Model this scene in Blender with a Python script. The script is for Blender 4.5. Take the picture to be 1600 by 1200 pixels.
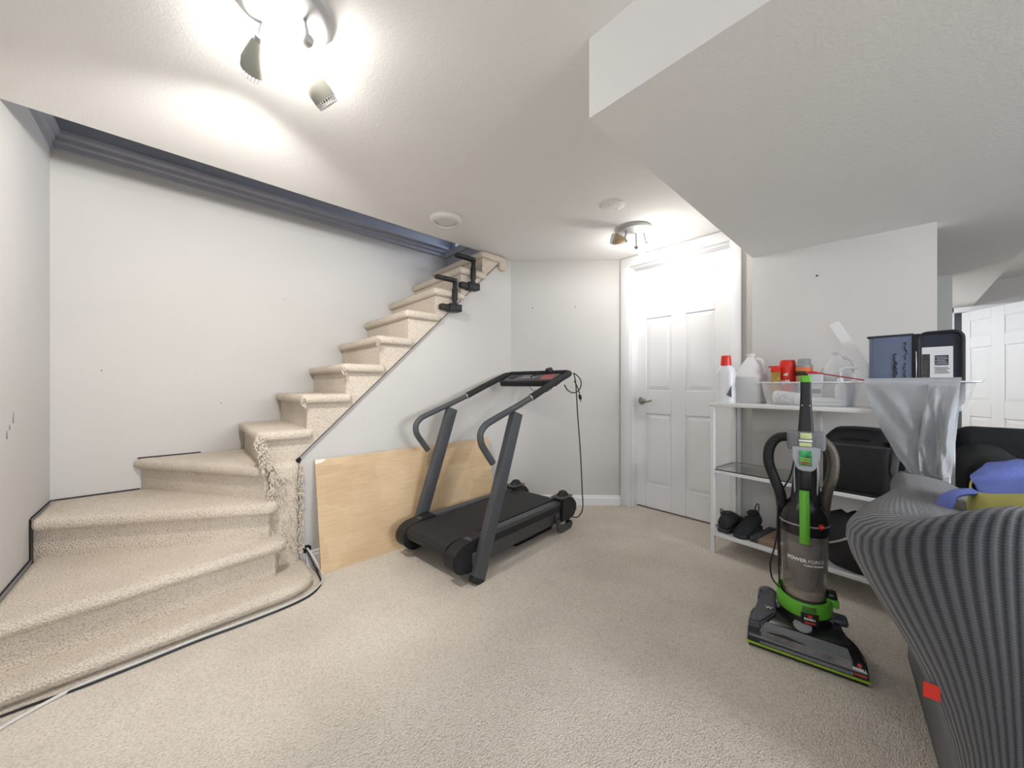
import bpy, bmesh, math, random
from mathutils import Vector, Matrix
R = math.radians
random.seed(7)
for o in list(bpy.data.objects): bpy.data.objects.remove(o)
SC = bpy.context.scene
COL = SC.collection

# ------------------------------------------------------------------ camera, world, daylight, exposure
cam = bpy.data.cameras.new('camera'); co = bpy.data.objects.new('camera', cam); COL.objects.link(co)
cam.sensor_width = 36; cam.lens = 562/1600*36; cam.shift_y = 2/1600; cam.clip_start = .02
co.location = (0, 0, 1.037); co.rotation_euler = (R(90), 0, R(-42.75)); SC.camera = co
W = bpy.data.worlds.new('world'); SC.world = W; W.use_nodes = True
W.node_tree.nodes['Background'].inputs[0].default_value = (.55, .62, .75, 1)
W.node_tree.nodes['Background'].inputs[1].default_value = .35
vs = SC.view_settings; vs.view_transform = 'Standard'; vs.look = 'None'; vs.gamma = 1; vs.exposure = 0.40
vs.use_curve_mapping = False
def area(name, loc, rot, sx, sy, power, col):
    l = bpy.data.lights.new(name, 'AREA'); l.shape = 'RECTANGLE'; l.size = sx; l.size_y = sy; l.energy = power; l.color = col
    o = bpy.data.objects.new(name, l); COL.objects.link(o); o.location = loc; o.rotation_euler = rot; return o
def point(name, loc, power, col, rad=.03):
    l = bpy.data.lights.new(name, 'POINT'); l.energy = power; l.color = col; l.shadow_soft_size = rad
    o = bpy.data.objects.new(name, l); COL.objects.link(o); o.location = loc; return o
# daylight through the basement window behind the camera, and from the upstairs hall into the stairwell
area('window_daylight', (-3.1, -.9, 1.55), (R(90), 0, R(-90)), 1.5, .8, 22, (.82, .90, 1))
area('rear_window_daylight', (1.2, -3.1, 1.5), (R(90), 0, 0), 1.6, .8, 78, (.90, .94, 1))
area('upstairs_daylight', (2.75, 2.68, 3.0), (0, R(70), 0), .6, .6, 15, (.74, .83, 1))

# ------------------------------------------------------------------ materials
MATS = {}
def mat(name, col, rough=.6, metal=0, var=0, vscale=6, bump=0, bscale=60, trans=0, emit=0, ecol=None, alpha=1, detail=3, spec=None, ior=1.45, sheen=0):
    if name in MATS: return MATS[name]
    m = bpy.data.materials.new(name); m.use_nodes = True; nt = m.node_tree; b = nt.nodes['Principled BSDF']
    c = tuple(col)+(1,); b.inputs['Base Color'].default_value = c; b.inputs['Roughness'].default_value = rough
    b.inputs['Metallic'].default_value = metal; b.inputs['IOR'].default_value = ior
    if trans: b.inputs['Transmission Weight'].default_value = trans
    if spec is not None: b.inputs['Specular IOR Level'].default_value = spec
    if sheen: b.inputs['Sheen Weight'].default_value = sheen
    if alpha < 1: b.inputs['Alpha'].default_value = alpha
    if emit: b.inputs['Emission Color'].default_value = tuple(ecol or col)+(1,); b.inputs['Emission Strength'].default_value = emit
    tc = nt.nodes.new('ShaderNodeTexCoord')
    if var:
        n = nt.nodes.new('ShaderNodeTexNoise'); n.inputs['Scale'].default_value = vscale; n.inputs['Detail'].default_value = detail
        nt.links.new(tc.outputs['Object'], n.inputs['Vector'])
        r = nt.nodes.new('ShaderNodeValToRGB'); r.color_ramp.elements[0].position = .3; r.color_ramp.elements[1].position = .7
        r.color_ramp.elements[0].color = tuple(max(0, v*(1-var)) for v in col)+(1,); r.color_ramp.elements[1].color = tuple(min(1, v*(1+var)) for v in col)+(1,)
        nt.links.new(n.outputs['Fac'], r.inputs[0]); nt.links.new(r.outputs[0], b.inputs['Base Color'])
    if bump:
        n2 = nt.nodes.new('ShaderNodeTexNoise'); n2.inputs['Scale'].default_value = bscale; n2.inputs['Detail'].default_value = 4
        nt.links.new(tc.outputs['Object'], n2.inputs['Vector'])
        bp = nt.nodes.new('ShaderNodeBump'); bp.inputs['Strength'].default_value = bump; bp.inputs['Distance'].default_value = .01
        nt.links.new(n2.outputs['Fac'], bp.inputs['Height']); nt.links.new(bp.outputs[0], b.inputs['Normal'])
    MATS[name] = m; return m

def carpet_mat(name, lo, hi, scale, strength=.9):
    m = bpy.data.materials.new(name); m.use_nodes = True; nt = m.node_tree; N = nt.nodes; L = nt.links; b = N['Principled BSDF']
    b.inputs['Roughness'].default_value = .95; b.inputs['Specular IOR Level'].default_value = .1
    tc = N.new('ShaderNodeTexCoord'); mp = N.new('ShaderNodeMapping'); mp.inputs['Scale'].default_value = (1, 1.6, 1.35); mp.inputs['Rotation'].default_value = (0, 0, R(8))
    L.new(tc.outputs['Object'], mp.inputs[0])
    v = N.new('ShaderNodeTexVoronoi'); v.inputs['Scale'].default_value = scale; L.new(mp.outputs[0], v.inputs['Vector'])
    n = N.new('ShaderNodeTexNoise'); n.inputs['Scale'].default_value = 2.2; n.inputs['Detail'].default_value = 5; L.new(tc.outputs['Object'], n.inputs['Vector'])
    n3 = N.new('ShaderNodeTexNoise'); n3.inputs['Scale'].default_value = scale*.45; n3.inputs['Detail'].default_value = 3; L.new(mp.outputs[0], n3.inputs['Vector'])
    r = N.new('ShaderNodeValToRGB'); r.color_ramp.elements[0].color = tuple(hi)+(1,); r.color_ramp.elements[1].color = tuple(lo)+(1,)
    r.color_ramp.elements[0].position = .32; r.color_ramp.elements[1].position = .78
    mx = N.new('ShaderNodeMix'); mx.data_type = 'FLOAT'; mx.inputs[0].default_value = .22
    L.new(v.outputs['Distance'], mx.inputs[2]); L.new(n3.outputs['Fac'], mx.inputs[3]); L.new(mx.outputs[0], r.inputs[0])
    r2 = N.new('ShaderNodeValToRGB'); r2.color_ramp.elements[0].color = (.88, .86, .84, 1); r2.color_ramp.elements[1].color = (1.06, 1.05, 1.04, 1)
    r2.color_ramp.elements[0].position = .3; r2.color_ramp.elements[1].position = .7
    L.new(n.outputs['Fac'], r2.inputs[0])
    mm = N.new('ShaderNodeMix'); mm.data_type = 'RGBA'; mm.blend_type = 'MULTIPLY'; mm.inputs[0].default_value = 1
    L.new(r.outputs[0], mm.inputs[6]); L.new(r2.outputs[0], mm.inputs[7]); L.new(mm.outputs[2], b.inputs['Base Color'])
    bp = N.new('ShaderNodeBump'); bp.invert = True; bp.inputs['Strength'].default_value = strength; bp.inputs['Distance'].default_value = .006
    L.new(mx.outputs[0], bp.inputs['Height']); L.new(bp.outputs[0], b.inputs['Normal'])
    return m
M_floor = carpet_mat('floor_carpet', (.63, .57, .49), (.83, .765, .68), 150)
M_stair = carpet_mat('stair_carpet', (.61, .525, .435), (.86, .775, .67), 150, 1.0)
M_wall = mat('wall_paint', (.595, .578, .555), .9, var=.025, vscale=1.3, bump=.05, bscale=220, spec=0)
M_ceil = mat('ceiling_paint', (.86, .85, .83), .92, var=.02, vscale=1.1, bump=.12, bscale=120, spec=.1)
M_white = mat('white_trim_paint', (.82, .82, .83), .35, bump=.02, bscale=90)
M_upper = mat('upstairs_blue_grey_light_tint', (.36, .37, .41), .6, var=.05)  # dim bluish upstairs light is put into this wall colour
M_dark = mat('dark_gap', (.015, .013, .012), .9)

def ply_mat():
    m = bpy.data.materials.new('birch_plywood'); m.use_nodes = True; nt = m.node_tree; N = nt.nodes; L = nt.links; b = N['Principled BSDF']
    b.inputs['Roughness'].default_value = .55
    tc = N.new('ShaderNodeTexCoord'); mp = N.new('ShaderNodeMapping'); mp.inputs['Scale'].default_value = (3.2, 3.2, 3.2); L.new(tc.outputs['Object'], mp.inputs[0])
    n = N.new('ShaderNodeTexNoise'); n.inputs['Scale'].default_value = 1.2; n.inputs['Detail'].default_value = 6; n.inputs['Distortion'].default_value = .6; L.new(mp.outputs[0], n.inputs['Vector'])
    mp2 = N.new('ShaderNodeMapping'); mp2.inputs['Scale'].default_value = (2, 20, 30); L.new(tc.outputs['Object'], mp2.inputs[0])
    n2 = N.new('ShaderNodeTexNoise'); n2.inputs['Scale'].default_value = 3; n2.inputs['Detail'].default_value = 5; L.new(mp2.outputs[0], n2.inputs['Vector'])
    # wide veneer strips
    v = N.new('ShaderNodeTexVoronoi'); v.feature = 'F1'; v.distance = 'CHEBYCHEV'; v.inputs['Scale'].default_value = 1
    mp3 = N.new('ShaderNodeMapping'); mp3.inputs['Scale'].default_value = (4.2, .01, 5.5); L.new(tc.outputs['Object'], mp3.inputs[0]); L.new(mp3.outputs[0], v.inputs['Vector'])
    mx = N.new('ShaderNodeMix'); mx.data_type = 'FLOAT'; mx.inputs[0].default_value = .4; L.new(n.outputs['Fac'], mx.inputs[2]); L.new(n2.outputs['Fac'], mx.inputs[3])
    sp = N.new('ShaderNodeSeparateColor'); L.new(v.outputs['Color'], sp.inputs[0])
    mx2 = N.new('ShaderNodeMix'); mx2.data_type = 'FLOAT'; mx2.inputs[0].default_value = .16; L.new(mx.outputs[0], mx2.inputs[2]); L.new(sp.outputs[0], mx2.inputs[3])
    r = N.new('ShaderNodeValToRGB'); r.color_ramp.elements[0].position = .3; r.color_ramp.elements[1].position = .68
    r.color_ramp.elements[0].color = (.50, .335, .18, 1); r.color_ramp.elements[1].color = (.70, .53, .335, 1)
    L.new(mx2.outputs[0], r.inputs[0]); L.new(r.outputs[0], b.inputs['Base Color']); return m
M_ply = ply_mat()
M_tmgrey = mat('charcoal_powder_coat', (.070, .073, .080), .45, var=.05, vscale=20)
M_tmblack = mat('black_plastic', (.012, .012, .014), .5, var=.1, vscale=30)
M_belt = mat('black_rubber_belt', (.017, .017, .020), .65, bump=.1, bscale=300)
M_foam = mat('black_foam', (.02, .02, .022), .8, bump=.2, bscale=250)
M_chrome = mat('brushed_metal', (.5, .5, .5), .42, .8)
M_steel = mat('satin_nickel', (.36, .34, .31), .3, 1)
M_vblack = mat('gloss_black_plastic', (.014, .014, .016), .22)
M_vgrey = mat('dark_grey_plastic', (.075, .078, .09), .3)
M_green = mat('lime_green_plastic', (.13, .46, .035), .35)
M_lime = mat('lime_bumper', (.30, .46, .04), .45)
M_bin = mat('smoked_clear_plastic', (.86, .81, .77), .1, trans=.9, ior=1.15)
M_smoke = mat('grey_clear_plastic', (.55, .57, .58), .15, trans=.7, ior=1.2)
M_dirt = mat('dust_and_filter', (.20, .18, .175), .9, var=.4, vscale=18)
M_dust = mat('beige_dust', (.5, .42, .36), .95, var=.25, vscale=30)
M_silver = mat('silver_plastic', (.36, .37, .40), .35, .2)
M_red = mat('red_print', (.62, .04, .03), .5)
M_redcap = mat('red_plastic', (.70, .03, .015), .35)
M_wtext = mat('white_print', (.85, .85, .85), .6)
M_ktext = mat('black_print', (.02, .02, .03), .6)
M_shelf = mat('white_powder_coat', (.78, .78, .78), .4)
M_glass = mat('clear_glass', (.80, .86, .84), .03, trans=1, ior=1.3)
M_basket = mat('frosted_white_plastic', (.92, .93, .94), .3, alpha=.24)
M_jug = mat('milky_plastic', (.87, .87, .88), .35, trans=.2, ior=1.2)
M_bottle = mat('white_bottle_plastic', (.80, .81, .84), .3)
M_paper = mat('white_paper', (.85, .85, .87), .8)
M_towel = mat('grey_towel', (.76, .78, .81), 1, var=.05, vscale=9, bump=.25, bscale=260, detail=5, spec=0)
M_bluecase = mat('slate_blue_plastic', (.13, .16, .25), .4, var=.06)
M_navy = mat('navy_fabric', (.035, .04, .06), .8, bump=.2, bscale=400)
M_bag = mat('black_nylon', (.014, .014, .017), .55, bump=.3, bscale=200)
M_shoe = mat('black_mesh_shoe', (.02, .022, .024), .7, bump=.3, bscale=500)
M_sole = mat('black_rubber_sole', (.03, .031, .033), .55)
M_card = mat('brown_cardboard', (.30, .21, .145), .85, var=.08)
M_speck = mat('dark_speckled_board', (.05, .05, .05), .8, var=.9, vscale=90)
M_sofa = mat('charcoal_quilt', (.016, .017, .018), .9, bump=.5, bscale=50)
M_yellow = mat('yellow_tote_fabric', (.58, .55, .17), .85, var=.06, vscale=12, bump=.15, bscale=150)
M_blue = mat('periwinkle_cloth', (.15, .20, .56), .85, var=.12, vscale=10, bump=.2, bscale=200)
M_cordw = mat('white_cable', (.62, .61, .58), .5)
M_cordk = mat('black_cable', (.012, .012, .012), .5)
M_amber = mat('amber_frosted_glass', (.42, .30, .16), .5)
M_frost = mat('grey_frosted_glass', (.34, .33, .28), .95, spec=0)
M_bulb = mat('lit_bulb', (1, 1, 1), 1, spec=0, emit=25, ecol=(1, .96, .9))
M_bulboff = mat('frosted_bulb', (.8, .8, .78), .4)
M_vent = mat('white_vent_plastic', (.78, .77, .74), .5)

def rib_mat():
    m = bpy.data.materials.new('ribbed_stretch_slipcover'); m.use_nodes = True; nt = m.node_tree; N = nt.nodes; L = nt.links; b = N['Principled BSDF']
    b.inputs['Roughness'].default_value = .85; b.inputs['Sheen Weight'].default_value = .3; b.inputs['Sheen Roughness'].default_value = .6
    uv = N.new('ShaderNodeTexCoord'); s = N.new('ShaderNodeSeparateXYZ'); L.new(uv.outputs['UV'], s.inputs[0])
    def wave(sock, freq):
        k = N.new('ShaderNodeMath'); k.operation = 'MULTIPLY'; k.inputs[1].default_value = freq; L.new(sock, k.inputs[0])
        q = N.new('ShaderNodeMath'); q.operation = 'SINE'; L.new(k.outputs[0], q.inputs[0])
        a = N.new('ShaderNodeMath'); a.operation = 'MULTIPLY_ADD'; a.inputs[1].default_value = .5; a.inputs[2].default_value = .5; L.new(q.outputs[0], a.inputs[0]); return a.outputs[0]
    w1 = wave(s.outputs[0], 2*math.pi/.0085); w2 = wave(s.outputs[1], 2*math.pi/.006)
    mx = N.new('ShaderNodeMix'); mx.data_type = 'FLOAT'; mx.inputs[0].default_value = .22; L.new(w1, mx.inputs[2]); L.new(w2, mx.inputs[3])
    r = N.new('ShaderNodeValToRGB'); r.color_ramp.elements[0].color = (.012, .014, .019, 1); r.color_ramp.elements[1].color = (.088, .093, .11, 1)
    r.color_ramp.elements[0].position = .25; r.color_ramp.elements[1].position = .7
    L.new(mx.outputs[0], r.inputs[0]); L.new(r.outputs[0], b.inputs['Base Color'])
    bp = N.new('ShaderNodeBump'); bp.inputs['Strength'].default_value = .7; bp.inputs['Distance'].default_value = .004; L.new(mx.outputs[0], bp.inputs['Height']); L.new(bp.outputs[0], b.inputs['Normal'])
    return m
M_rib = rib_mat()

# ------------------------------------------------------------------ mesh helpers
def B(): return bmesh.new()
def box(bm, lo, hi, r=0, seg=2):
    lo = Vector(lo); hi = Vector(hi)
    res = bmesh.ops.create_cube(bm, size=1); vs = res['verts']; c = (lo+hi)/2; s = hi-lo
    for v in vs: v.co = Vector((v.co.x*s.x, v.co.y*s.y, v.co.z*s.z))+c
    if r:
        es = list({e for v in vs for e in v.link_edges})
        bmesh.ops.bevel(bm, geom=es, offset=r, segments=seg, profile=.5, affect='EDGES')
    return bm
def prism(bm, poly, z0, z1, r=0, seg=3):
    n = len(poly); a = [bm.verts.new((x, y, z0)) for x, y in poly]; b = [bm.verts.new((x, y, z1)) for x, y in poly]
    fs = [bm.faces.new(a[::-1]), bm.faces.new(b)]
    for i in range(n): fs.append(bm.faces.new((a[i], a[(i+1) % n], b[(i+1) % n], b[i])))
    if r:
        es = list({e for f in fs for e in f.edges}); bmesh.ops.bevel(bm, geom=es, offset=r, segments=seg, profile=.5, affect='EDGES')
    return bm
def vprism(bm, poly, y0, y1):            # polygon in X-Z, extruded along Y
    n = len(poly); a = [bm.verts.new((x, y0, z)) for x, z in poly]; b = [bm.verts.new((x, y1, z)) for x, z in poly]
    bm.faces.new(a); bm.faces.new(b[::-1])
    for i in range(n): bm.faces.new((a[(i+1) % n], a[i], b[i], b[(i+1) % n]))
    return bm
def loft(bm, rings, cap0=True, cap1=True, closed=True):
    vr = [[bm.verts.new(p) for p in ring] for ring in rings]; n = len(vr[0])
    for a, b in zip(vr, vr[1:]):
        for i in range(n if closed else n-1):
            j = (i+1) % n
            try: bm.faces.new((a[i], a[j], b[j], b[i]))
            except ValueError: pass
    if cap0 and closed: bm.faces.new(vr[0][::-1])
    if cap1 and closed: bm.faces.new(vr[-1])
    return bm
def frame(d):
    d = Vector(d).normalized(); u = Vector((0, 0, 1)) if abs(d.z) < .95 else Vector((1, 0, 0))
    a = d.cross(u).normalized(); return a, d.cross(a).normalized()
def tube(bm, pts, rad, n=10, cap=True, flat=1.0, up=None):
    pts = [Vector(p) for p in pts]; rings = []; pa = None
    for i, p in enumerate(pts):
        d = (pts[min(i+1, len(pts)-1)]-pts[max(i-1, 0)]).normalized()
        if pa is None:
            a, b = frame(d)
            if up is not None:
                b = Vector(up); b = (b-d*b.dot(d)).normalized(); a = b.cross(d).normalized()
        else:
            a = (pa-d*pa.dot(d)).normalized(); b = d.cross(a).normalized()
        pa = a; r = rad[i] if isinstance(rad, (list, tuple)) else rad
        rings.append([p+a*math.cos(2*math.pi*k/n)*r+b*math.sin(2*math.pi*k/n)*r*flat for k in range(n)])
    return loft(bm, rings, cap, cap)
def lathe(bm, prof, n=24, c=(0, 0, 0), d=(0, 0, 1)):   # prof (r, t) along d
    c = Vector(c); d = Vector(d).normalized(); a, b = frame(d)
    rings = [[c+d*t+(a*math.cos(2*math.pi*k/n)+b*math.sin(2*math.pi*k/n))*max(r, 1e-4) for k in range(n)] for r, t in prof]
    return loft(bm, rings)
def bar(bm, p0, p1, w, h, r=0, up=(0, 0, 1)):          # rectangular bar from p0 to p1, w across, h along up
    p0, p1 = Vector(p0), Vector(p1); d = (p1-p0).normalized(); upv = Vector(up); b = (upv-d*upv.dot(d)).normalized(); a = d.cross(b)
    L = (p1-p0).length; t = B(); box(t, (-w/2, -h/2, 0), (w/2, h/2, L), r)
    me = bpy.data.meshes.new('t'); t.to_mesh(me); t.free()
    me.transform(Matrix(((a.x, b.x, d.x, p0.x), (a.y, b.y, d.y, p0.y), (a.z, b.z, d.z, p0.z), (0, 0, 0, 1))))
    bm.from_mesh(me); bpy.data.meshes.remove(me); return bm
def spline(pts, n=8):
    pts = [Vector(p) for p in pts]; out = []
    for i in range(len(pts)-1):
        p0, p1, p2, p3 = pts[max(i-1, 0)], pts[i], pts[i+1], pts[min(i+2, len(pts)-1)]
        for k in range(n):
            t = k/n; out.append(.5*((2*p1)+(p2-p0)*t+(2*p0-5*p1+4*p2-p3)*t*t+(3*p1-p0-3*p2+p3)*t**3))
    out.append(pts[-1]); return out
def obj(name, bm, m, parent=None, smooth=40, flip=True):
    if flip: bmesh.ops.recalc_face_normals(bm, faces=bm.faces)
    me = bpy.data.meshes.new(name); bm.to_mesh(me); bm.free()
    if smooth:
        me.shade_smooth(); me.set_sharp_from_angle(angle=R(smooth))
    if m: me.materials.append(m)
    o = bpy.data.objects.new(name, me); COL.objects.link(o)
    if parent: o.parent = parent
    return o
def tag(o, label, cat, group=None):
    o['label'] = label; o['category'] = cat
    if group: o['group'] = group
    return o
def thing(name, label, cat, loc=(0, 0, 0), rotz=0, group=None):
    o = bpy.data.objects.new(name, None); COL.objects.link(o); o.location = loc; o.rotation_euler = (0, 0, R(rotz)); o.empty_display_size = .05
    return tag(o, label, cat, group)
def struct(name, bm, m, label=None, smooth=0, parent=None):
    o = obj(name, bm, m, parent, smooth)
    if not parent:
        o['kind'] = 'structure'
        if label: o['label'] = label
    return o
def sbox(name, lo, hi, m, label=None, r=0): return struct(name, box(B(), lo, hi, r), m, label, 40 if r else 0)
def part(name, m, parent, lo, hi, r=0, seg=2, smooth=40): return obj(name, box(B(), lo, hi, r, seg), m, parent, smooth)
def text(name, s, size, m, parent, place, bend=None, shear=0, bold=0, spacing=1.0):
    c = bpy.data.curves.new('t', 'FONT'); c.body = s; c.size = size; c.align_x = 'CENTER'; c.align_y = 'CENTER'; c.extrude = .0004; c.shear = shear; c.offset = bold; c.space_character = spacing; c.resolution_u = 3
    o = bpy.data.objects.new('t', c); COL.objects.link(o)
    dg = bpy.context.evaluated_depsgraph_get(); dg.update()
    me = bpy.data.meshes.new_from_object(o.evaluated_get(dg)); bpy.data.objects.remove(o); bpy.data.curves.remove(c)
    if bend:                                            # wrap around a vertical cylinder facing -y: (cx, cy, radius)
        cx, cy, r, z0 = bend
        for v in me.vertices:
            a = v.co.x/r; rr = r+v.co.z; v.co = Vector((cx+rr*math.sin(a), cy-rr*math.cos(a), z0+v.co.y))
    else: me.transform(place)
    me.materials.clear(); me.materials.append(m); me.name = name
    o = bpy.data.objects.new(name, me); COL.objects.link(o); o.parent = parent; return o
def face_m(x, y, z, rz=0, tilt=90, roll=0):             # text standing upright, reading along local x after rz
    return Matrix.Translation((x, y, z)) @ Matrix.Rotation(R(rz), 4, 'Z') @ Matrix.Rotation(R(tilt), 4, 'X') @ Matrix.Rotation(R(roll), 4, 'Z')

# ================================================================== the setting
CH = 2.12
# carpeted floor
sbox('floor', (-3.3, -3.3, -.1), (6.6, 3.2, 0), M_floor, 'beige berber carpet floor')
# ceiling (a slab with the stairwell left open)
bm = B(); box(bm, (-3.3, -3.3, CH), (6.6, 2.31, CH+.18)); box(bm, (2.15, 2.31, CH), (6.6, 3.2, CH+.18)); box(bm, (-3.3, 2.31, CH), (-.56, 3.2, CH+.18))
struct('ceiling', bm, M_ceil, 'grey white plaster ceiling with an open stairwell')
sbox('ceiling_bulkhead', (.9405, -.51, 1.872), (6.2, .662, CH+.02), M_ceil, 'boxed-in duct bulkhead hanging below the ceiling')
# walls
sbox('wall_left', (-.6, 1.7, 0), (-.5, 3.15, 3.4), M_wall, 'off-white wall left of the winding stairs')
sbox('wall_left_return', (-3.3, 1.7, 0), (-.6, 1.8, CH+.05), M_wall, 'off-white wall beside the stairs')
sbox('wall_back', (-.6, 3.035, 0), (2.3, 3.15, 2.30), M_wall, 'long off-white wall behind the stairs')
sbox('wall_back_upper', (-.6, 3.035, 2.30), (3.6, 3.15, 3.4), M_upper, 'upstairs wall above the stairwell, tinted blue grey for the dim bluish light')
# white side wall under the stairs (sloped top)
struct('wall_stair', vprism(B(), [(.50, 0), (2.125, 0), (2.125, CH+.02), (2.03, CH+.02), (.50, .638)], 2.31, 2.40), M_wall, 'white wall closing in the side of the stairs')
# angled wall
A0 = Vector((2.117, 2.315)); A1 = Vector((2.808, 1.649)); t = (A1-A0).normalized(); nrm = Vector((t.y, -t.x))
if nrm.dot(A0) < 0: nrm = -nrm
struct('wall_angled', prism(B(), [tuple(A0-t*.01), tuple(A1), tuple(A1+nrm*.1), tuple(A0+nrm*.1-t*.01)], 0, CH+.02), M_wall, 'narrow angled wall behind the treadmill')
# door wall, with the door opening .80 .. 1.56
bm = B(); box(bm, (2.81, 1.56, 0), (2.93, 1.66, CH+.02)); box(bm, (2.81, .80, 2.035), (2.93, 1.56, CH+.02)); box(bm, (2.81, .66, 0), (2.93, .80, CH+.02))
struct('wall_door', bm, M_wall, 'wall around the white panel door')
struct('wall_right', prism(B(), [(2.755, .662), (2.84, -.125), (2.96, -.125), (2.96, .662)], 0, 1.90), M_wall, 'wall behind the white shelf')
sbox('wall_closet', (2.98, .66, 0), (3.02, 1.7, CH+.02), M_wall)
# hallway beyond and the part of the room behind the camera
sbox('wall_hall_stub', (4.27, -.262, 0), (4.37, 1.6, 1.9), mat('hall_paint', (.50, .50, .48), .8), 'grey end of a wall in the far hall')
bm = B(); box(bm, (6.15, -.385, 0), (6.27, 1.6, CH+.02)); box(bm, (6.15, -1.15, 1.825), (6.27, -.385, CH+.02)); box(bm, (6.15, -3.3, 0), (6.27, -1.15, CH+.02))
struct('wall_hall_end', bm, M_wall, 'pale wall at the end of the hall')
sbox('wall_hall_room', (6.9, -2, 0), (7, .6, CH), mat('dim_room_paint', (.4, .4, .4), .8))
sbox('wall_hall_north', (4.37, 1.5, 0), (6.6, 1.6, CH+.02), M_wall)
bm = B(); box(bm, (-3.3, -3.3, 0), (-3.2, -1.75, CH+.02)); box(bm, (-3.3, -.05, 0), (-3.2, 1.8, CH+.02)); box(bm, (-3.3, -1.75, 0), (-3.2, -.05, 1.05)); box(bm, (-3.3, -1.75, 2.0), (-3.2, -.05, CH+.02))
struct('wall_west', bm, M_wall)
bm = B(); box(bm, (-3.3, -3.3, 0), (.3, -3.2, CH+.02)); box(bm, (2.1, -3.3, 0), (6.6, -3.2, CH+.02)); box(bm, (.3, -3.3, 0), (2.1, -3.2, 1.0)); box(bm, (.3, -3.3, 1.95), (2.1, -3.2, CH+.02))
struct('wall_south', bm, M_wall)
# upstairs shell: landing, end wall, closed top
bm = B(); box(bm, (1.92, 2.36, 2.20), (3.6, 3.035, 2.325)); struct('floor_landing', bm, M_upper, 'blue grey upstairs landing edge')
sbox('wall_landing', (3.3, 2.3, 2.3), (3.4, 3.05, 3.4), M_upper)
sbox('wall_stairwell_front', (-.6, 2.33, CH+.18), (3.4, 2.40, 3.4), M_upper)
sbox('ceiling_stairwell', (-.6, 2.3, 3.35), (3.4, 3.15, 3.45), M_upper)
# moulding at upstairs floor level round the stairwell
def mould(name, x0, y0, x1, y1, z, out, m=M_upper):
    prof = [(0, -.075), (.012, -.072), (.012, -.045), (.022, -.035), (.022, -.012), (.04, 0), (.04, .02), (0, .02)]
    d = Vector((x1-x0, y1-y0, 0)).normalized(); o = Vector(out)
    rings = [[Vector((x, y, z+h))+o*w for w, h in prof] for x, y in ((x0, y0), (x1, y1))]
    return struct(name, loft(B(), rings), m, None)
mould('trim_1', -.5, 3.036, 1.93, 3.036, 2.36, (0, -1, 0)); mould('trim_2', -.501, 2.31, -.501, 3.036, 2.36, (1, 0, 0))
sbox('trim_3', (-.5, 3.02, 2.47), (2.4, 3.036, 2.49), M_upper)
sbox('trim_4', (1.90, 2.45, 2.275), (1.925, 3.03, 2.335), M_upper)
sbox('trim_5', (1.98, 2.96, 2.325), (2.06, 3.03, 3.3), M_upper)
# baseboards
def baseboard(name, p0, p1, h=.085, th=.014):
    p0, p1 = Vector(p0), Vector(p1); d = (p1-p0).normalized(); n = Vector((-d.y, d.x)) 
    if n.dot(-(p0+p1)/2) < 0: n = -n
    prof = [(0, 0), (th, 0), (th, h*.72), (th*.6, h*.80), (th*.6, h*.93), (th*.25, h), (0, h)]
    rings = [[Vector((p.x+n.x*w, p.y+n.y*w, z)) for w, z in prof] for p in (p0, p1)]
    return struct(name, loft(B(), rings), M_white, None, 30)
baseboard('baseboard_angled', A0, A1); baseboard('baseboard_stair', (.53, 2.31), (2.117, 2.31)); baseboard('baseboard_right', (2.766, .55), (2.84, -.125))
# door casing
def casing(name, lo, hi): return sbox(name, lo, hi, M_white, None, .006)
for i, (lo, hi) in enumerate([((2.788, 1.555, 0), (2.812, 1.642, CH-.002)), ((2.788, .735, 0), (2.812, .805, CH-.002)), ((2.785, .74, 2.037), (2.811, 1.638, CH-.004)),
                              ((2.812, 1.548, 0), (2.93, 1.562, 2.04)), ((2.812, .798, 0), (2.93, .812, 2.04)), ((2.812, .80, 2.024), (2.93, 1.56, 2.04)),
                              ((6.12, -.39, 0), (6.15, -.335, 1.87)), ((6.12, -1.2, 1.812), (6.15, -.335, 1.87))]): casing('trim_%d' % (6+i), lo, hi)
# windows behind the camera (daylight enters here)
for k, (loc, rz, w) in enumerate([((-3.25, -.9, 1.525), 90, 1.7), ((1.2, -3.25, 1.475), 0, 1.8)]):
    e = bpy.data.objects.new('window_%d' % (k+1), None); COL.objects.link(e); e.location = loc; e.rotation_euler = (0, 0, R(rz)); e['kind'] = 'structure'
    for lo, hi in (((-w/2, -.04, -.475), (-w/2+.05, .04, .475)), ((w/2-.05, -.04, -.475), (w/2, .04, .475)), ((-w/2, -.04, -.475), (w/2, .04, -.43)), ((-w/2, -.04, .43), (w/2, .04, .475)), ((-.02, -.03, -.45), (.02, .03, .45))): part('window_frame', M_white, e, lo, hi)
    part('pane', M_glass, e, (-w/2+.04, -.004, -.44), (w/2-.04, .004, .44))

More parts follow.
